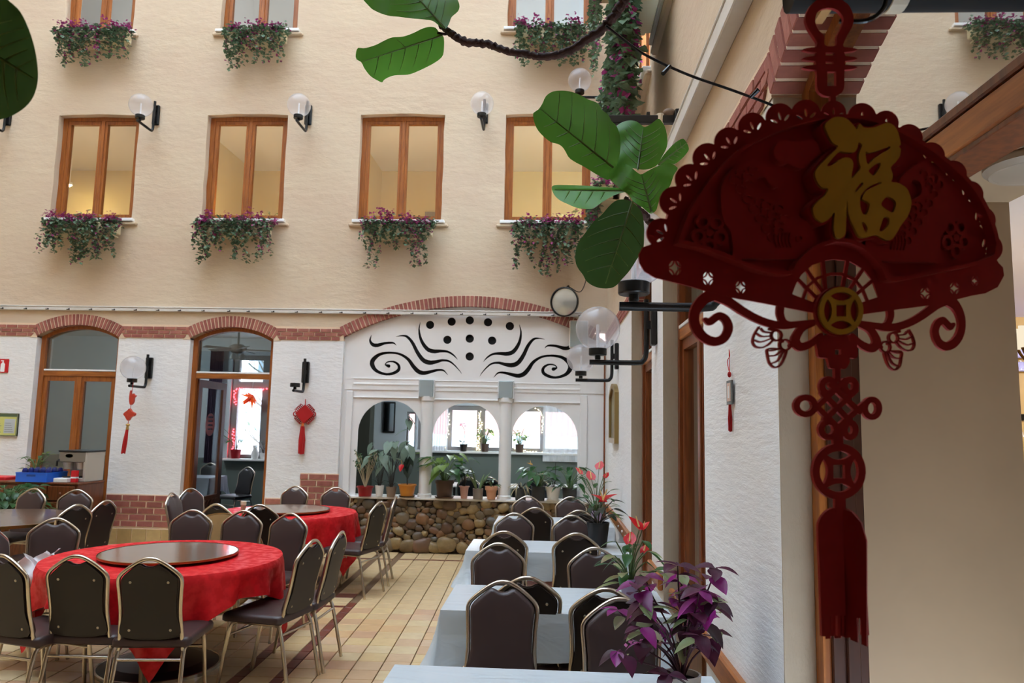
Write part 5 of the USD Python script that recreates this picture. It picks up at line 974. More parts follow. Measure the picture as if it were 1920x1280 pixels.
# ---- dining-room sill
def sill2(px): return (onY(px, 845, 14.52)[0], 14.52, 1.264)
t = T('orchid', 'magenta orchid in a dark pot on the dining-room sill', 'orchid', None, sill2(869)); pot(t, .06, .08, .13, pc('dark_pot_far', (44, 38, 36))); P('stem', tube(spline([(0, 0, .1), (.02, 0, .35), (-.03, 0, .48)], 5), .006, 5), stem_d, t); stems_leaves(t, .13, 6, .1, (.0, .05), (.14, .05), 'ovate', d_l, stem_d, 51)
for k in range(7): P('flower', put_leaf(leaf_geo(.09, .09, 'ovate', .1), (-.05+.02*k-.05, -.02, .47+.02*(k % 3)), k*.9, .3), leafmat('orchid_petal', (140, 40, 96)) if k == 0 else '/World/Looks/orchid_petal', t)
for px, l, sd in ((909, 'bushy basil in a brown pot on the sill, in the middle arch', 52), (974, 'bushy basil in a brown pot on the sill, in the right arch', 53)):
    t = T('herb_pot', l, 'plant', None, sill2(px)); pot(t, .07, .085, .15, '/World/Looks/brown_pot'); stems_leaves(t, .15, 26, .19, (.04, .32), (.11, .07), 'ovate', y_l, stem_g, sd, (-.5, .4))
t = T('potted_plant', 'tall thin plant in a red pot on the sill behind the open door', 'plant', None, (onY(442, 850, 14.9)[0], 14.9, 1.002)); pot(t, .08, .11, .18, '/World/Looks/red_pot'); stems_leaves(t, .18, 11, .26, (.15, .75), (.18, .11), 'ovate', [y_l, a_l], stem_g, 54, (-.4, .3), elong=1.5, fy=.3)
t = T('sill_jugs', 'white jug on the sill behind the open door', 'jug', None, (onY(478, 850, 14.9)[0], 14.9, 1.002)); P('body', lathe([(0, 0), (.06, 0), (.08, .1), (.04, .2), (.05, .27), (.04, .27), (.03, .2), (0, .1)], 18), M['white_s'], t, smooth=True)
t = T('potted_plant', 'small dark plant at the right edge of the doorway sill', 'plant', None, (onY(494, 850, 14.9)[0], 14.9, 1.002)); pot(t, .05, .07, .12, M['white_s']); stems_leaves(t, .12, 9, .14, (.04, .26), (.12, .07), 'ovate', d_l, stem_d, 55)
# ---- plants inside the middle-storey windows
up_l = leafmat('upstairs_leaf', (120, 134, 84), (92, 108, 66), .3)
for px, py, l, sd in ((160, 398, 'pale houseplant inside the leftmost middle-storey window', 61), (507, 405, 'pale houseplant inside the second middle-storey window', 62), (702, 410, 'pale houseplant inside the third middle-storey window', 63), (1068, 408, 'pale houseplant inside the fourth middle-storey window', 64)):
    x = onY(px, py, 11.0)[0]; t = T('houseplant', l, 'plant', None, (x, 11.0, 4.62)); pot(t, .07, .09, .12, M['white_s']); stems_leaves(t, .12, 16, .16, (.02, .2), (.12, .05), 'ovate', up_l, stem_g, sd)
    P('stand', bx(-.12, -.12, -.42, .12, .12, 0, .005), M['white_s'], t)
# ---- left side: planter and cabinet plant
x = onZ(15, 950, .5)[0]; pl = onY(12, 925, 8.9); t = T('leafy_planter', 'dense green leafy plant in a dark planter at the left edge', 'plant', None, (pl[0], 8.9, 0)); pot(t, .3, .36, .55, M['wooddark'], rim=.04); stems_leaves(t, .55, 170, .44, (.0, .36), (.11, .08), 'ovate', [a_l, leafmat('planter_leaf', (70, 104, 66), (52, 84, 50))], stem_g, 71, (-.6, .3))
t = T('potted_plant', 'small leafy plant behind the blue crate on the cabinet', 'plant', None, (onY(66, 890, 9.92)[0], 9.93, .906)); pot(t, .05, .06, .11, M['black']); stems_leaves(t, .11, 20, .17, (.02, .24), (.08, .055), 'ovate', [a_l, y_l], stem_g, 72)
# ---- plants on the silver tables
tz = .7535
t = T('anthurium', 'pink and red anthurium in a lavender pot on the farthest silver table', 'plant', None, (.50, 8.1, tz)); pot(t, .045, .062, .12, pc('lavender_pot', (156, 132, 160))); stems_leaves(t, .12, 20, .2, (.03, .34), (.13, .05), 'lance', a_l, stem_g, 81, (-.3, .6))
for p, a, s, m in (((.02, -.05, .56), 1.2, .12, pinkl), ((-.06, -.08, .45), 1.9, .13, pinkl), ((.09, -.05, .47), 1.0, .08, redl), ((-.17, -.02, .5), 2.4, .1, pinkl)): spathe(t, p, a, s, m, .85, .1)
t = T('anthurium', 'big red anthurium bloom in a tall black pot on the third silver table', 'plant', None, (.41, 6.42, tz)); pot(t, .072, .096, .2, pc('black_pot', (26, 26, 28))); stems_leaves(t, .2, 16, .17, (.02, .2), (.13, .06), 'ovate', d_l, stem_d, 82); spathe(t, (.03, -.10, .38), .4, .15, redl, .55, .18); spathe(t, (.04, -.10, .38), 2.6, .13, redl, .55, .18); P('leaf', put_leaf(leaf_geo(.14, .06, 'ovate'), (.08, -.05, .3), -.3, -.3), y_l, t, smooth=True)
t = T('anthurium', 'red anthurium with variegated leaves in a lilac pot on the second silver table', 'plant', None, (.47, 4.45, tz)); pot(t, .046, .055, .125, pc('lilac_pot', (160, 140, 172), .35)); va = leafmat('variegated_leaf', (120, 148, 92), (170, 96, 100), .3, .4, .6, 10); stems_leaves(t, .125, 18, .17, (.02, .24), (.12, .06), 'ovate', [a_l, a_l, va], stem_g, 83, (-.5, .5))
for p, a, s in (((.05, -.03, .41), 2.4, .10), ((-.01, -.06, .33), 1.3, .09), ((.07, -.05, .28), .6, .08), ((.07, 0, .40), .6, .07)): spathe(t, p, a, s, redl, .8, .1)
for az, z, L in ((3.3, .10, .16), (3.6, .14, .13), (.2, .16, .14)): P('leaf', put_leaf(leaf_geo(L, .06, 'ovate', .2), (.05*math.cos(az), .05*math.sin(az), z), az, -.05), va, t, smooth=True)
cp_ = leafmat('coleus_purple', (86, 36, 60), (58, 24, 42), .3, .45, .7, 18); cm_ = leafmat('coleus_magenta', (146, 42, 122), (80, 34, 58), .35, .4, .8, 16); cg_ = leafmat('coleus_green', (128, 146, 96), (150, 90, 104), .35, .45, .6, 14); cd_ = leafmat('coleus_dark', (52, 26, 40), (70, 34, 44), .2, .45)
t = T('coleus', 'purple and magenta coleus in a white pot on the nearest silver table', 'plant', None, (.485, 2.83, tz)); pot(t, .058, .067, .105, M['white_s']); R5 = random.Random(91); sb = MB()
for k in range(26):
    a = k*2.4+R5.uniform(-.3, .3); rr_ = R5.choice([.03, .07, .11, .15, .19])*R5.uniform(.8, 1.1); ht = R5.uniform(.06, .47)*(1-.9*rr_); ex = 1.4 if math.cos(a) < 0 else .75
    tip = np.array([rr_*math.cos(a)*ex, rr_*math.sin(a), .09+ht]); pth = spline([(0, 0, .08), tip*[.3, .3, .5]+[0, 0, .03], tip*[.8, .8, .85], tip], 4); sb.add(tube(pth, np.linspace(.004, .0025, len(pth)), 5))
    nodes = [(len(pth)-1, 4)]+[(len(pth)-3, 2)]+([(len(pth)-6, 2)] if ht > .2 else [])
    for q, (i, nl) in enumerate(nodes):
        for j in range(nl):
            az = a+j*2*math.pi/nl+q*1.57+R5.uniform(-.3, .3); L = R5.uniform(.065, .105)*(1 if q else .88); mm = R5.choice([cp_, cp_, cp_, cd_, cm_, cg_] if ht < .3 else [cp_, cm_, cm_, cp_, cg_, cp_])
            P('leaf', put_leaf(leaf_geo(L, L*.68, 'ovate', R5.uniform(.15, .5), .22), pth[i], az, R5.uniform(-.5, .35), R5.uniform(-.3, .3)), mm, t, smooth=True)
P('stems', sb, mat('coleus_stem', (74, 40, 52), .6), t)
for dx, dz in ((-.19, .24),): P('flower', bits(np.array([[dx, -.1, dz]])+np.random.default_rng(3).normal(0, .011, (9, 3)), .016, np.random.default_rng(5)), leafmat('coleus_pink', (214, 120, 176)), t, label='pink flower spike')
# ---- fiddle-leaf fig overhead
from scipy.spatial import Delaunay
ficus = leafmat('fig_leaf', (70, 118, 40), (52, 96, 34), .5, .4, .5, 9); ficus_d = leafmat('fig_leaf_shaded', (52, 82, 40), (44, 70, 34), .4, .4, .5, 9); fvein = leafmat('fig_vein', (120, 142, 78), trans=.3); fbark = mat('fig_bark', (74, 44, 36), .8, var=.6, vs=60, bump=.8, bs=90, bd=.004)  # shaded fig leaf: darker copy with the shade put into its colour
def fig_leaf(t, out, base, tip, Y0, gx, gy, cup, m, vein=True):
    pg = closed(out, 5); bdr = resample(pg, 90); x0, y0, x1, y1 = pg.bounds; st = max(x1-x0, y1-y0)/14; gx_, gy_ = np.meshgrid(np.arange(x0, x1, st), np.arange(y0, y1, st)); ins = np.array([(a, b) for a, b in zip(gx_.ravel(), gy_.ravel()) if pg.buffer(-st*.35).contains(Point(a, b))]); pts = np.vstack([bdr, ins])
    base, tip = np.array(base, float), np.array(tip, float); ax = (tip-base)/np.linalg.norm(tip-base); LL = np.linalg.norm(tip-base)
    def to3(p, off=0.):
        p = np.asarray(p, float); d = p-base; s = d @ ax; w = np.abs(d[:, 0]*ax[1]-d[:, 1]*ax[0]); Y = Y0+gx*d[:, 0]/100+gy*d[:, 1]/100+cup*(w/LL)**1.5+.012*np.sin(s/LL*9+w/LL*6)*(w/LL)+off
        return np.array([onY(a, b, y) for (a, b), y in zip(p, Y)])
    tri = Delaunay(pts).simplices; c = pts[tri].mean(1); tri = tri[[pg.contains(Point(*q)) for q in c]]
    leaf = P('leaf', (to3(pts), tri), m, t, smooth=True)
    if vein:
        b = MB(); ln = [base+(tip-base)*s for s in np.linspace(0, .97, 12)]; b.add(tube(to3(ln, -.0025), np.linspace(.0032, .001, 12), 5)); n_ = np.array([-ax[1], ax[0]])
        for k in range(5):
            for sd in (-1, 1):
                p0 = base+(tip-base)*(.12+.16*k); q = []
                for u in np.linspace(0, 1, 8):
                    pt = p0+(n_*sd*u*.42+ax*(.20*u+.12*u*u))*LL
                    if not pg.buffer(-4).contains(Point(*pt)): break
                    q.append(pt)
                if len(q) > 2: b.add(tube(to3(q, -.0018), np.linspace(.0016, .0005, len(q)), 4))
        P('veins', b, fvein, leaf)
A = lambda l, s, ox, oy: [(ox+x/s, oy+y/s) for x, y in l]
ft = T('fiddle_leaf_fig', 'fiddle-leaf fig with twisted brown branches hanging in the upper middle', 'plant', None, (0, 0, 0))
def branch(t, px, Y, r): p = spline([onY(x, y, yy) for (x, y), yy in zip(px, Y)], 7); k = len(p); rr_ = np.interp(np.linspace(0, 1, k), np.linspace(0, 1, len(r)), r)*(1+.13*np.sin(np.arange(k)*1.9)); P('branch', tube(p+nrg.normal(0, .0015, p.shape), rr_, 9), fbark, t, smooth=True)
br_ = A([(575, 165), (620, 200), (680, 245), (760, 275), (850, 280), (930, 305), (1010, 335), (1100, 345), (1200, 360), (1300, 360), (1400, 325), (1500, 262), (1600, 195), (1680, 110), (1730, 30), (1770, -60)], 3.43, 660, 0)
branch(ft, br_, np.linspace(2.05, 1.85, len(br_)), [.008, .0115, .010, .0095, .011, .0125, .014])
branch(ft, [(1172, 372), (1186, 385), (1203, 398), (1222, 420), (1262, 455), (1340, 470), (1440, 440), (1520, 400)], np.linspace(1.72, 1.9, 8), [.006, .009, .010, .011, .012])
fig_leaf(ft, A([(0, 330), (60, 290), (110, 215), (150, 130), (230, 75), (340, 62), (450, 75), (560, 115), (650, 165), (760, 205), (800, 250), (830, 300), (900, 350), (940, 430), (1000, 490), (1040, 620), (1040, 800), (1000, 960), (950, 1080), (900, 1135), (780, 1080), (680, 1020), (600, 970), (520, 930), (430, 870), (390, 800), (350, 740), (300, 705), (210, 680), (120, 610), (60, 545), (20, 470), (0, 390)], 6.4, 1000, 160), (1155, 318), (1008, 200), 1.78, .02, -.05, .10, ficus)
fig_leaf(ft, A([(985, 500), (1060, 445), (1150, 420), (1230, 430), (1280, 460), (1330, 500), (1400, 470), (1500, 400), (1545, 440), (1580, 500), (1600, 580), (1610, 680), (1590, 770), (1540, 860), (1490, 950), (1400, 1000), (1300, 1010), (1180, 990), (1050, 960), (970, 980), (930, 850), (915, 700), (925, 600)], 6.4, 1000, 160), (1196, 318), (1206, 240), 1.80, .0, -.06, .08, ficus)
fig_leaf(ft, A([(1495, 955), (1540, 870), (1610, 780), (1700, 690), (1790, 640), (1835, 680), (1865, 750), (1850, 800), (1780, 880), (1700, 940), (1640, 935), (1560, 950)], 6.4, 1000, 160), (1236, 308), (1290, 266), 1.86, .03, -.02, .04, ficus)
fig_leaf(ft, A([(640, 110), (700, 65), (770, 35), (830, 50), (900, 110), (950, 140), (1010, 110), (1100, 65), (1230, 30), (1290, 60), (1310, 85), (1270, 150), (1230, 260), (1160, 330), (1120, 420), (1100, 490), (1060, 520), (1030, 520), (960, 460), (880, 410), (830, 340), (760, 290), (700, 240), (650, 190)], 5.225, 1020, 300), (1222, 398), (1203, 328), 1.62, .0, -.05, .06, ficus)
fig_leaf(ft, A([(75, 270), (110, 245), (250, 245), (400, 250), (550, 262), (680, 270), (760, 280), (810, 310), (760, 320), (700, 340), (640, 370), (560, 420), (490, 470), (440, 480), (330, 470), (230, 430), (150, 390), (100, 340)], 5.225, 1020, 300), (1174, 358), (1036, 356), 1.68, .04, .1, .06, ficus)
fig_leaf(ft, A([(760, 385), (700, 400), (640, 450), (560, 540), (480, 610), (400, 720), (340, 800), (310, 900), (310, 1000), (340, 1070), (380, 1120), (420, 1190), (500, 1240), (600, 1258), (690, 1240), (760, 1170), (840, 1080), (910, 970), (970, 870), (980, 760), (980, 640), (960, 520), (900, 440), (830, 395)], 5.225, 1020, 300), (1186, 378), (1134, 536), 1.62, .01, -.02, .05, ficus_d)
fig_leaf(ft, A([(70, -40), (110, 40), (160, 75), (230, 100), (300, 108), (380, 118), (460, 125), (520, 135), (560, 165), (600, 185), (625, 150), (640, 110), (680, 75), (692, 40), (680, 0), (650, -60), (500, -120), (250, -120)], 3.43, 660, 0), (834, 52), (760, -30), 2.0, .02, -.06, .08, ficus)
fig_leaf(ft, A([(590, 240), (590, 330), (575, 370), (520, 410), (430, 455), (360, 480), (270, 485), (210, 510), (195, 530), (170, 520), (120, 490), (80, 440), (60, 400), (25, 375), (35, 310), (80, 310), (150, 290), (210, 260), (260, 240), (330, 235), (400, 210), (450, 185), (500, 172), (540, 180), (560, 210)], 3.43, 660, 0), (830, 66), (672, 118), 2.05, .02, .03, .08, ficus)
P('petiole', tube([onY(820, 62, 2.05), onY(834, 64, 2.05), onY(846, 62, 2.04)], .004, 6), fbark, ft); P('petiole', tube([onY(1172, 356, 1.68), onY(1182, 368, 1.69), onY(1194, 388, 1.69)], .004, 6), leafmat('pale_petiole', (196, 176, 140)), ft); P('bud_sheath', tube([onY(1187, 376, 1.66), onY(1196, 382, 1.68), onY(1204, 398, 1.69)], [.002, .004, .004], 6), fbark, ft)
n2 = T('fiddle_leaf_fig', 'large blurred dark green fig leaf at the upper left edge', 'plant', None, (0, 0, 0))
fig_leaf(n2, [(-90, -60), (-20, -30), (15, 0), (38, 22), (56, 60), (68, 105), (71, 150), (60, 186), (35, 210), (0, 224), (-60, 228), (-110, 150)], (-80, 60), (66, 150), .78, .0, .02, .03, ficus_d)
P('branch', tube([onY(-80, 60, .78), onY(-160, 40, .80), onY(-300, -60, .85)], [.004, .006, .008], 8), fbark, n2)
# ================================================ the red paper-felt fan ornament
PHI = math.radians(15); FU = np.array([math.cos(PHI), math.sin(PHI), 0]); FN = np.array([math.sin(PHI), -math.cos(PHI), 0]); FO = onY(1565, 585, .86)
def fpl(x, y): d = ray(x, y); s = ((FO-CP) @ FN)/(d @ FN); q = CP+s*d-FO; return q @ FU, q[2]
def fmap(g): v, f = g; return FO+v[:, :1]*FU+v[:, 1:2]*[0, 0, 1]+v[:, 2:3]*FN, f
def topl(poly):
    def ring(r): return [fpl(*c) for c in list(r.coords)[:-1]]
    return unary_union([Polygon(ring(g.exterior), [ring(h) for h in g.interiors]).buffer(0) for g in getattr(poly, 'geoms', [poly]) if g.geom_type == 'Polygon'])
def flayer(t, name, poly, h0, h1, m, **k): return P(name, fmap(ext(topl(poly.simplify(.25)), h0, h1)), m, t, **k)
def mir(x, y): d = 1565-np.asarray(x); return 1568+d*(1.03-.00055*d), np.asarray(y)+.04*d
from shapely import transform as _shtf
def both(g): return unary_union([g, mirror(g)])
def mirror(g): return _shtf(g, lambda c: np.c_[mir(c[:, 0], c[:, 1])])
fan = T('fan_ornament', 'large red felt fan hanging with a gold blessing character, knot and tassel', 'ornament', None, (0, 0, 0))
SC = [(1238, 437, 27), (1263, 378, 27.6), (1292, 336, 27.6), (1325, 297, 27.6), (1365, 267, 27), (1409, 239, 26.5), (1460.5, 221, 26), (1509, 215, 27), (1561, 213, 23), (1613.7, 221, 26.5), (1658.6, 232.5, 24), (1701.5, 260, 26), (1743, 294, 26), (1784, 328, 26), (1815, 366, 26), (1838, 414, 26), (1850, 466, 27)]
Z4 = lambda l: [(1180+x/2.5595, 400+y/2.5595) for x, y in l]
low_ = Z4([(100, 150), (60, 165), (42, 200), (45, 240), (70, 280), (120, 310), (220, 335), (300, 355), (375, 378), (468, 402), (600, 425), (885, 480), (1000, 470), (1100, 487), (1260, 465), (1470, 438), (1560, 415), (1640, 395), (1700, 385), (1760, 355), (1790, 300), (1785, 260), (1765, 240)])
plate = unary_union([Polygon(low_+[(x, y) for x, y, _ in SC[::-1]]).buffer(0)]+[Point(x, y).buffer(r, 16) for x, y, r in SC]).buffer(1.5).buffer(-1.5)
holes = []
for x, y, r in SC:
    d = np.array([1565.-x, 585.-y]); d /= np.linalg.norm(d); B_ = np.array([x, y])+d*13
    for a in (-.95, 0, .95):
        e = np.array([math.cos(a)*-d[0]-math.sin(a)*-d[1], math.sin(a)*-d[0]+math.cos(a)*-d[1]]); c = B_+e*15; holes.append(affinity.translate(affinity.rotate(affinity.scale(Point(0, 0).buffer(1, 8), 7.8, 2.7), math.degrees(math.atan2(e[1], e[0])), origin=(0, 0)), *c))
for x, y, rx, ry in ((1264, 503, 12, 14), (1326, 522.5, 10.5, 13), (1387, 539, 10, 12), (1732, 550.5, 9.5, 11), (1787, 541, 9, 11.5), (1825, 527, 7, 10)):
    c = affinity.translate(affinity.scale(Point(0, 0).buffer(1, 12), rx, ry), x, y); dm = sbox(x-rx, y-ry, x+rx, y+ry).difference(unary_union([affinity.translate(affinity.scale(Point(0, 0).buffer(1, 12), rx*.86, ry*.86), x+sx*rx, y+sy*ry) for sx in (-1, 1) for sy in (-1, 1)])); holes.append(c.difference(dm.exterior.buffer(1.15)))
win = Polygon([(1483, 552), (1490, 533), (1500, 516), (1520, 498), (1545, 489), (1561, 487), (1590, 490), (1615, 504), (1632, 525), (1644, 557), (1605, 570), (1600, 555), (1565, 540), (1530, 553), (1522, 567)])
ribs = [LineString(l).buffer(w) for l, w in (([(1546, 545), (1540, 484)], 3.4), ([(1577, 545), (1588, 484)], 3.4), ([(1542, 550), (1508, 503)], 3.2), ([(1530, 560), (1494, 524)], 3.2), ([(1588, 547), (1616, 505)], 3.2), ([(1598, 557), (1634, 526)], 3.2), ([(1504, 560), (1512, 538), (1530, 522), (1555, 514), (1575, 514), (1600, 524), (1615, 542), (1624, 564)], 2.6))]
holes.append(win.difference(unary_union(ribs)))
flayer(fan, 'fan_plate', plate.difference(unary_union(holes)), .0005, .0025, M['red'])
# scrolls, loops and butterflies under the fan
Z2 = lambda l: [(1280+x/5.334, 460+y/5.334)+tuple(w/5.334 for w in r) for x, y, *r in l]
rb = lambda l: ribbon(Z2(l), 6)
scr = rb([(320, 480, 130), (200, 545, 110), (125, 650, 100), (112, 760, 95), (150, 860, 95), (230, 935, 90), (330, 962, 88), (415, 920, 85), (455, 825, 85), (425, 740, 80), (360, 705, 75), (310, 735, 75), (265, 765, 70), (220, 740, 40)])
arm = rb([(330, 500, 110), (450, 560, 90), (600, 660, 80), (750, 740, 76), (900, 790, 76), (1040, 800, 74), (1200, 780, 60), (1330, 765, 50)])
hook = rb([(975, 600, 75), (970, 690, 70), (1010, 770, 60), (1100, 790, 40)])
loop = rb([(1330, 775, 40), (1200, 820, 70), (1140, 890, 80), (1120, 960, 90), (1170, 1015, 85), (1270, 985, 70), (1370, 900, 50)])
def shell(cx, cy, r, fan_pts, rib_ls):
    return unary_union([Point(*Z2([(cx, cy)])[0]).buffer(r/5.334).difference(Point(*Z2([(cx, cy)])[0]).buffer((r-18)/5.334)), ribbon(Z2([(*p, 16) for p in fan_pts]), 5)]+[ribbon(Z2([(*p, 14) for p in l]), 5) for l in rib_ls])
sh1 = shell(935, 900, 60, [(760, 815), (715, 890), (698, 960), (725, 1010), (790, 1022), (850, 995), (900, 950)], [[(780, 830), (810, 862), (880, 872)], [(735, 880), (790, 910), (880, 905)], [(712, 945), (780, 965), (885, 930)]])
sh2 = shell(1022, 995, 62, [(970, 1035), (850, 1035), (848, 1100), (868, 1180), (920, 1220), (980, 1190), (1020, 1110), (1035, 1060)], [[(860, 1052), (910, 1050), (975, 1030)], [(862, 1105), (930, 1098), (990, 1045)], [(885, 1180), (950, 1150), (1005, 1055)]])
conn = LineString(Z2([(870, 835), (935, 850)])).buffer(2.5).union(LineString(Z2([(975, 945), (990, 960)])).buffer(3)).union(LineString(Z2([(1075, 1000), (1110, 985)])).buffer(4))
left_o = unary_union([scr, arm, hook, loop, sh1, sh2, conn])
flayer(fan, 'scrollwork', both(left_o).difference(Point(1565, 585).buffer(30)), -.002, .002, M['red'])
# raised rim and relief on the face of the fan
Z3 = lambda l: [(1180+x/2.37, 160+y/2.37) for x, y in l]
arc = spline(Z3([(190, 715), (215, 640), (250, 560), (330, 440), (420, 340), (520, 262), (640, 205), (760, 170), (880, 152), (1000, 158), (1100, 185), (1200, 232), (1300, 292), (1400, 370), (1480, 450), (1540, 540), (1580, 640), (1600, 720)]), 5)
botm = spline(Z3([(1600, 720), (1560, 790), (1300, 850), (1120, 880), (1080, 820), (1000, 740), (900, 710), (800, 740), (730, 800), (690, 850), (560, 840), (430, 790), (300, 740), (190, 715)]), 5)
facep = Polygon(np.vstack([arc, botm])).buffer(0)
rim = facep.difference(facep.buffer(-7)).union(LineString(arc[4:-4]).buffer(6).intersection(facep))
flayer(fan, 'rim', rim, .0025, .016, M['red'])
Z5 = lambda l: [(1220+x/5.334, 280+y/5.334) for x, y in l]
fish = closed(Z5([(1600, 1000), (1590, 880), (1540, 780), (1440, 690), (1330, 640), (1310, 520), (1180, 515), (1060, 480), (1000, 420), (1010, 330), (1090, 300), (1140, 370), (1200, 410), (1250, 380), (1245, 300), (1180, 230), (1100, 170), (980, 120), (880, 170), (760, 240), (690, 340), (660, 450), (670, 650), (700, 760), (760, 850), (780, 1000), (790, 1110), (1000, 1110), (1300, 1120), (1500, 1100)]), 4)
sc_ = []
for i in range(7):
    for j in range(4):
        c = Z5([(790+i*62+(j % 2)*30+j*30, 330+i*95+j*-62+(i*0))])[0]; cc = Point(*c)
        if fish.buffer(-8).contains(cc): sc_.append(cc.buffer(9).difference(Point(c[0]+2, c[1]+2).buffer(7.2)))
eye = Point(*Z5([(1430, 915)])[0]).buffer(7); gill = [ribbon([(*Z5([(1200+k*35, 860)])[0], 2), (*Z5([(1190+k*35, 930)])[0], 2.5), (*Z5([(1210+k*35, 1000)])[0], 2)], 4) for k in range(5)]
flower = unary_union([Point(*Z5([(560+115*math.cos(a), 850+130*math.sin(a))])[0]).buffer(14).difference(Point(*Z5([(560+115*math.cos(a), 850+130*math.sin(a))])[0]).buffer(8)) for a in np.arange(5)*1.257-.9]+[Point(*Z5([(560, 850)])[0]).buffer(7)])
cloud = unary_union([Point(*Z5([c])[0]).buffer(r) for c, r in (((1290, 60), 22), ((1400, 80), 24), ((1520, 40), 20), ((1430, 110), 22))])
cloud2 = cloud.difference(Point(1565, 250).buffer(10))
flayer(fan, 'fish_relief', fish, .0025, .010, M['red']); flayer(fan, 'fish_relief', mirror(fish), .0025, .010, M['red'])
flayer(fan, 'fish_detail', unary_union(sc_+gill+[eye.difference(eye.buffer(-3))]), .010, .0125, M['red']); flayer(fan, 'fish_detail', mirror(unary_union(sc_+gill+[eye.difference(eye.buffer(-3))])), .010, .0125, M['red'])
flayer(fan, 'flower_relief', flower, .0025, .008, M['red']); flayer(fan, 'flower_relief', mirror(flower), .0025, .008, M['red']); flayer(fan, 'cloud_relief', cloud, .0025, .012, M['red']); flayer(fan, 'cloud_relief', mirror(cloud), .0025, .012, M['red'])
# the gold character
Zf = lambda l: [(1480+x/4.925, 220+y/4.925) for x, y in l]
fo = closed(Zf([(220, 150), (240, 110), (290, 75), (340, 65), (400, 75), (450, 110), (490, 155), (510, 175), (530, 130), (550, 135), (570, 160), (620, 165), (680, 155), (740, 130), (790, 118), (840, 140), (870, 180), (890, 230), (905, 310), (890, 330), (905, 360), (895, 420), (860, 470), (820, 510), (815, 530), (832, 580), (830, 620), (820, 650), (880, 660), (950, 700), (985, 760), (1000, 830), (990, 900), (960, 970), (900, 1050), (860, 1120), (820, 1170), (770, 1175), (720, 1145), (680, 1130), (620, 1145), (560, 1155), (520, 1135), (480, 1060), (440, 970), (425, 900), (420, 815), (415, 900), (410, 1000), (405, 1100), (385, 1145), (345, 1162), (310, 1140), (298, 1080), (300, 1000), (303, 930), (270, 970), (220, 1010), (180, 1010), (130, 970), (108, 910), (115, 870), (160, 820), (220, 770), (245, 715), (200, 708), (160, 670), (130, 600), (140, 540), (200, 470), (260, 410), (340, 335), (290, 300), (250, 230)]), 4)
fh = [closed(Zf(l), 4) for l in ([(240, 500), (300, 425), (350, 380), (400, 385), (450, 388), (490, 380), (515, 340), (525, 295), (555, 320), (540, 360), (525, 420), (530, 480), (540, 525), (500, 580), (465, 615), (460, 590), (470, 540), (475, 480), (450, 440), (400, 432), (350, 450), (300, 490), (260, 510)], [(590, 380), (620, 390), (700, 370), (790, 335), (810, 345), (740, 390), (660, 440), (610, 490), (590, 440)], [(615, 550), (660, 505), (710, 478), (722, 500), (690, 560), (660, 592), (640, 585)], [(495, 725), (530, 675), (555, 655), (565, 670), (540, 700), (500, 740)],
    [(545, 770), (600, 710), (680, 665), (720, 655), (725, 665), (650, 700), (590, 735), (560, 780), (560, 810), (600, 830), (620, 860), (600, 930), (570, 945), (550, 920), (535, 850)], [(735, 830), (780, 785), (830, 800), (860, 840), (850, 900), (825, 925), (760, 890), (730, 860)], [(745, 980), (770, 968), (800, 980), (790, 1040), (740, 1090), (712, 1090), (725, 1040)], [(555, 1015), (580, 1025), (605, 1070), (595, 1105), (570, 1080)])]
flayer(fan, 'character_backing', fo.buffer(4), .0025, .019, M['red']); flayer(fan, 'gold_character', fo.difference(unary_union(fh)), .019, .0225, M['gold'], label='gold glitter lucky character')
# coin at the pivot
def lens_coin(cx, cy, rx, ry, ring):
    c = Point(0, 0).buffer(1, 24); inn = Point(0, 0).buffer(1-ring, 24); h = [inn.intersection(Point(0, s*1.12).buffer(.70, 24)) if ax else inn.intersection(Point(s*1.12, 0).buffer(.70, 24)) for ax in (0, 1) for s in (-1, 1)]; return affinity.translate(affinity.scale(c.difference(unary_union(h+[sbox(-.22, -.24, .22, .24)])), rx, ry, origin=(0, 0)), cx, cy)
flayer(fan, 'coin_backing', affinity.scale(Point(1564.5, 585).buffer(1, 24), 43, 46), .0025, .008, M['red']); flayer(fan, 'gold_coin', lens_coin(1565.5, 585, 41, 44, .22), .008, .0115, M['gold'], label='gold glitter coin')
# hanger above
Zt = lambda l: [(1460+x/4.925, y/4.925) for x, y in l]
hang = unary_union([closed(Zt([(460, -20), (560, 0), (640, 60), (682, 160), (670, 250), (620, 340), (585, 420), (585, 470), (350, 470), (345, 400), (300, 330), (255, 250), (240, 170), (280, 70), (360, 0)]), 5)]+[affinity.translate(affinity.scale(Point(0, 0).buffer(1, 16), 51, 5.6), *Zt([(466, y)])[0]) for y in (465, 546, 629)]+[closed(Zt([(352, 470), (345, 700), (350, 830), (400, 885), (470, 895), (540, 885), (590, 830), (596, 700), (585, 470)]), 4), sbox(*Zt([(470, 880)])[0], *Zt([(520, 1000)])[0])])
hh = unary_union([closed(Zt([(455, 80), (540, 105), (590, 180), (570, 260), (530, 340), (518, 425), (420, 425), (410, 340), (350, 270), (328, 190), (360, 110)]), 5), sbox(*Zt([(440, 668)])[0], *Zt([(520, 800)])[0]), sbox(*Zt([(425, 492)])[0], *Zt([(510, 518)])[0]), sbox(*Zt([(425, 575)])[0], *Zt([(500, 598)])[0])])
flayer(fan, 'hanger', hang.difference(hh), -.002, .002, M['red']); p_ = onY(1551, 0, .9); P('ribbon_loop', bx(*(p_+[-.006, -.012, -.012]), *(p_+[.006, .035, .05])), mat('gold_ribbon', (176, 130, 60), .5), fan)
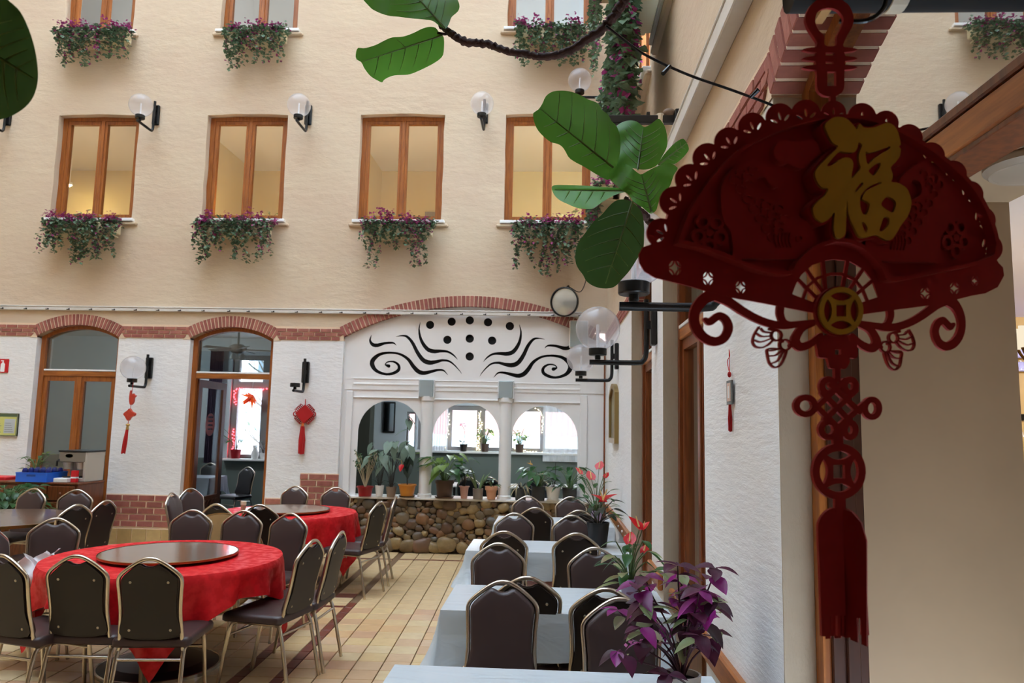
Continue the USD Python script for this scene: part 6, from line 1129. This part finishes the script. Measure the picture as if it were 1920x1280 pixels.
# pendant chain: knot, ring, tassel
Zk = lambda l: [(1460+x/5.818, 620+y/5.818) for x, y in l]
cn = closed(Zk([(430, 60), (410, 220), (430, 290), (490, 300), (520, 310), (545, 400), (590, 415), (660, 415), (720, 410), (760, 340), (760, 300), (830, 300), (850, 250), (840, 170), (820, 60)]), 4)
flayer(fan, 'connector', cn.difference(sbox(*Zk([(600, 205)])[0], *Zk([(668, 262)])[0])), -.002, .0025, M['red'])
lk = [sbox(*Zk([(598, 400)])[0], *Zk([(662, 560)])[0])]
lo_ = [ribbon([(*Zk([(cx+rx*math.cos(a), cy+ry*math.sin(a))])[0], 65/5.818) for a in np.linspace(0, 2*math.pi, 17)], 3) for cx, cy, rx, ry in ((530, 605, 68, 75), (768, 605, 62, 72), (285, 818, 100, 92), (1005, 845, 78, 95), (535, 1075, 82, 85), (765, 1080, 60, 78))]
di = [LineString(Zk(l)).buffer(29/5.818) for l in ([(470, 680), (770, 985)], [(560, 590), (870, 880)], [(370, 790), (660, 1080)], [(380, 860), (710, 540)], [(500, 960), (830, 650)], [(640, 1050), (920, 800)])]
flayer(fan, 'knot', unary_union(lk+lo_+di+[sbox(*Zk([(585, 1050)])[0], *Zk([(690, 1240)])[0])]), -.002, .0025, M['red'])
Zr = lambda l: [(1480+x/3.2, 820+y/3.2) for x, y in l]
flayer(fan, 'ring_coin', unary_union([lens_coin(*Zr([(291, 203)])[0], 50, 52.5, .27), sbox(*Zr([(268, 350)])[0], *Zr([(330, 445)])[0])]), -.002, .0025, M['red'])
ta = Polygon(np.vstack([spline(Zr([(176, 800), (166, 560), (178, 490), (215, 442), (265, 420), (340, 425), (395, 460), (428, 520), (440, 640)]), 5), Zr([(455, 850), (472, 1183), (190, 1190)])])); sl = unary_union([sbox(*Zr([(x, 1065)])[0], *Zr([(x+w, 1230)])[0]) for x, w in ((238, 5), (262, 22), (302, 6), (322, 16), (352, 8), (375, 5), (408, 24))])
flayer(fan, 'tassel_plate', ta.difference(sl), -.002, .002, M['red'])
tc = np.array(fpl(*Zr([(318, 430)])[0])); hb = [fpl(*q) for q in Zr([(318, 425), (350, 440), (380, 500), (398, 600), (402, 850), (408, 1225), (385, 1215), (318, 1190)])]; pu = [((u-tc[0])*1.55, z) for u, z in hb]; v, f = ext(Polygon(pu).difference(unary_union([sbox(pu[-1][0]+.008+.011*k, fpl(*Zr([(320, 1225)])[0])[1]-.02, pu[-1][0]+.012+.011*k, fpl(*Zr([(320, 1068)])[0])[1]) for k in range(4)])), -.002, .002)
dB = FU*.64+FN*.77; nB = FU*.77-FN*.64; P('tassel_plate', (FO+tc[0]*FU+v[:, :1]*dB+v[:, 1:2]*[0, 0, 1]+v[:, 2:3]*nB, f), M['red'], fan); v2 = v*[-1, 1, 1]; P('tassel_plate', (FO+tc[0]*FU+v2[:, :1]*dB+v2[:, 1:2]*[0, 0, 1]+v2[:, 2:3]*nB, f), M['red'], fan)
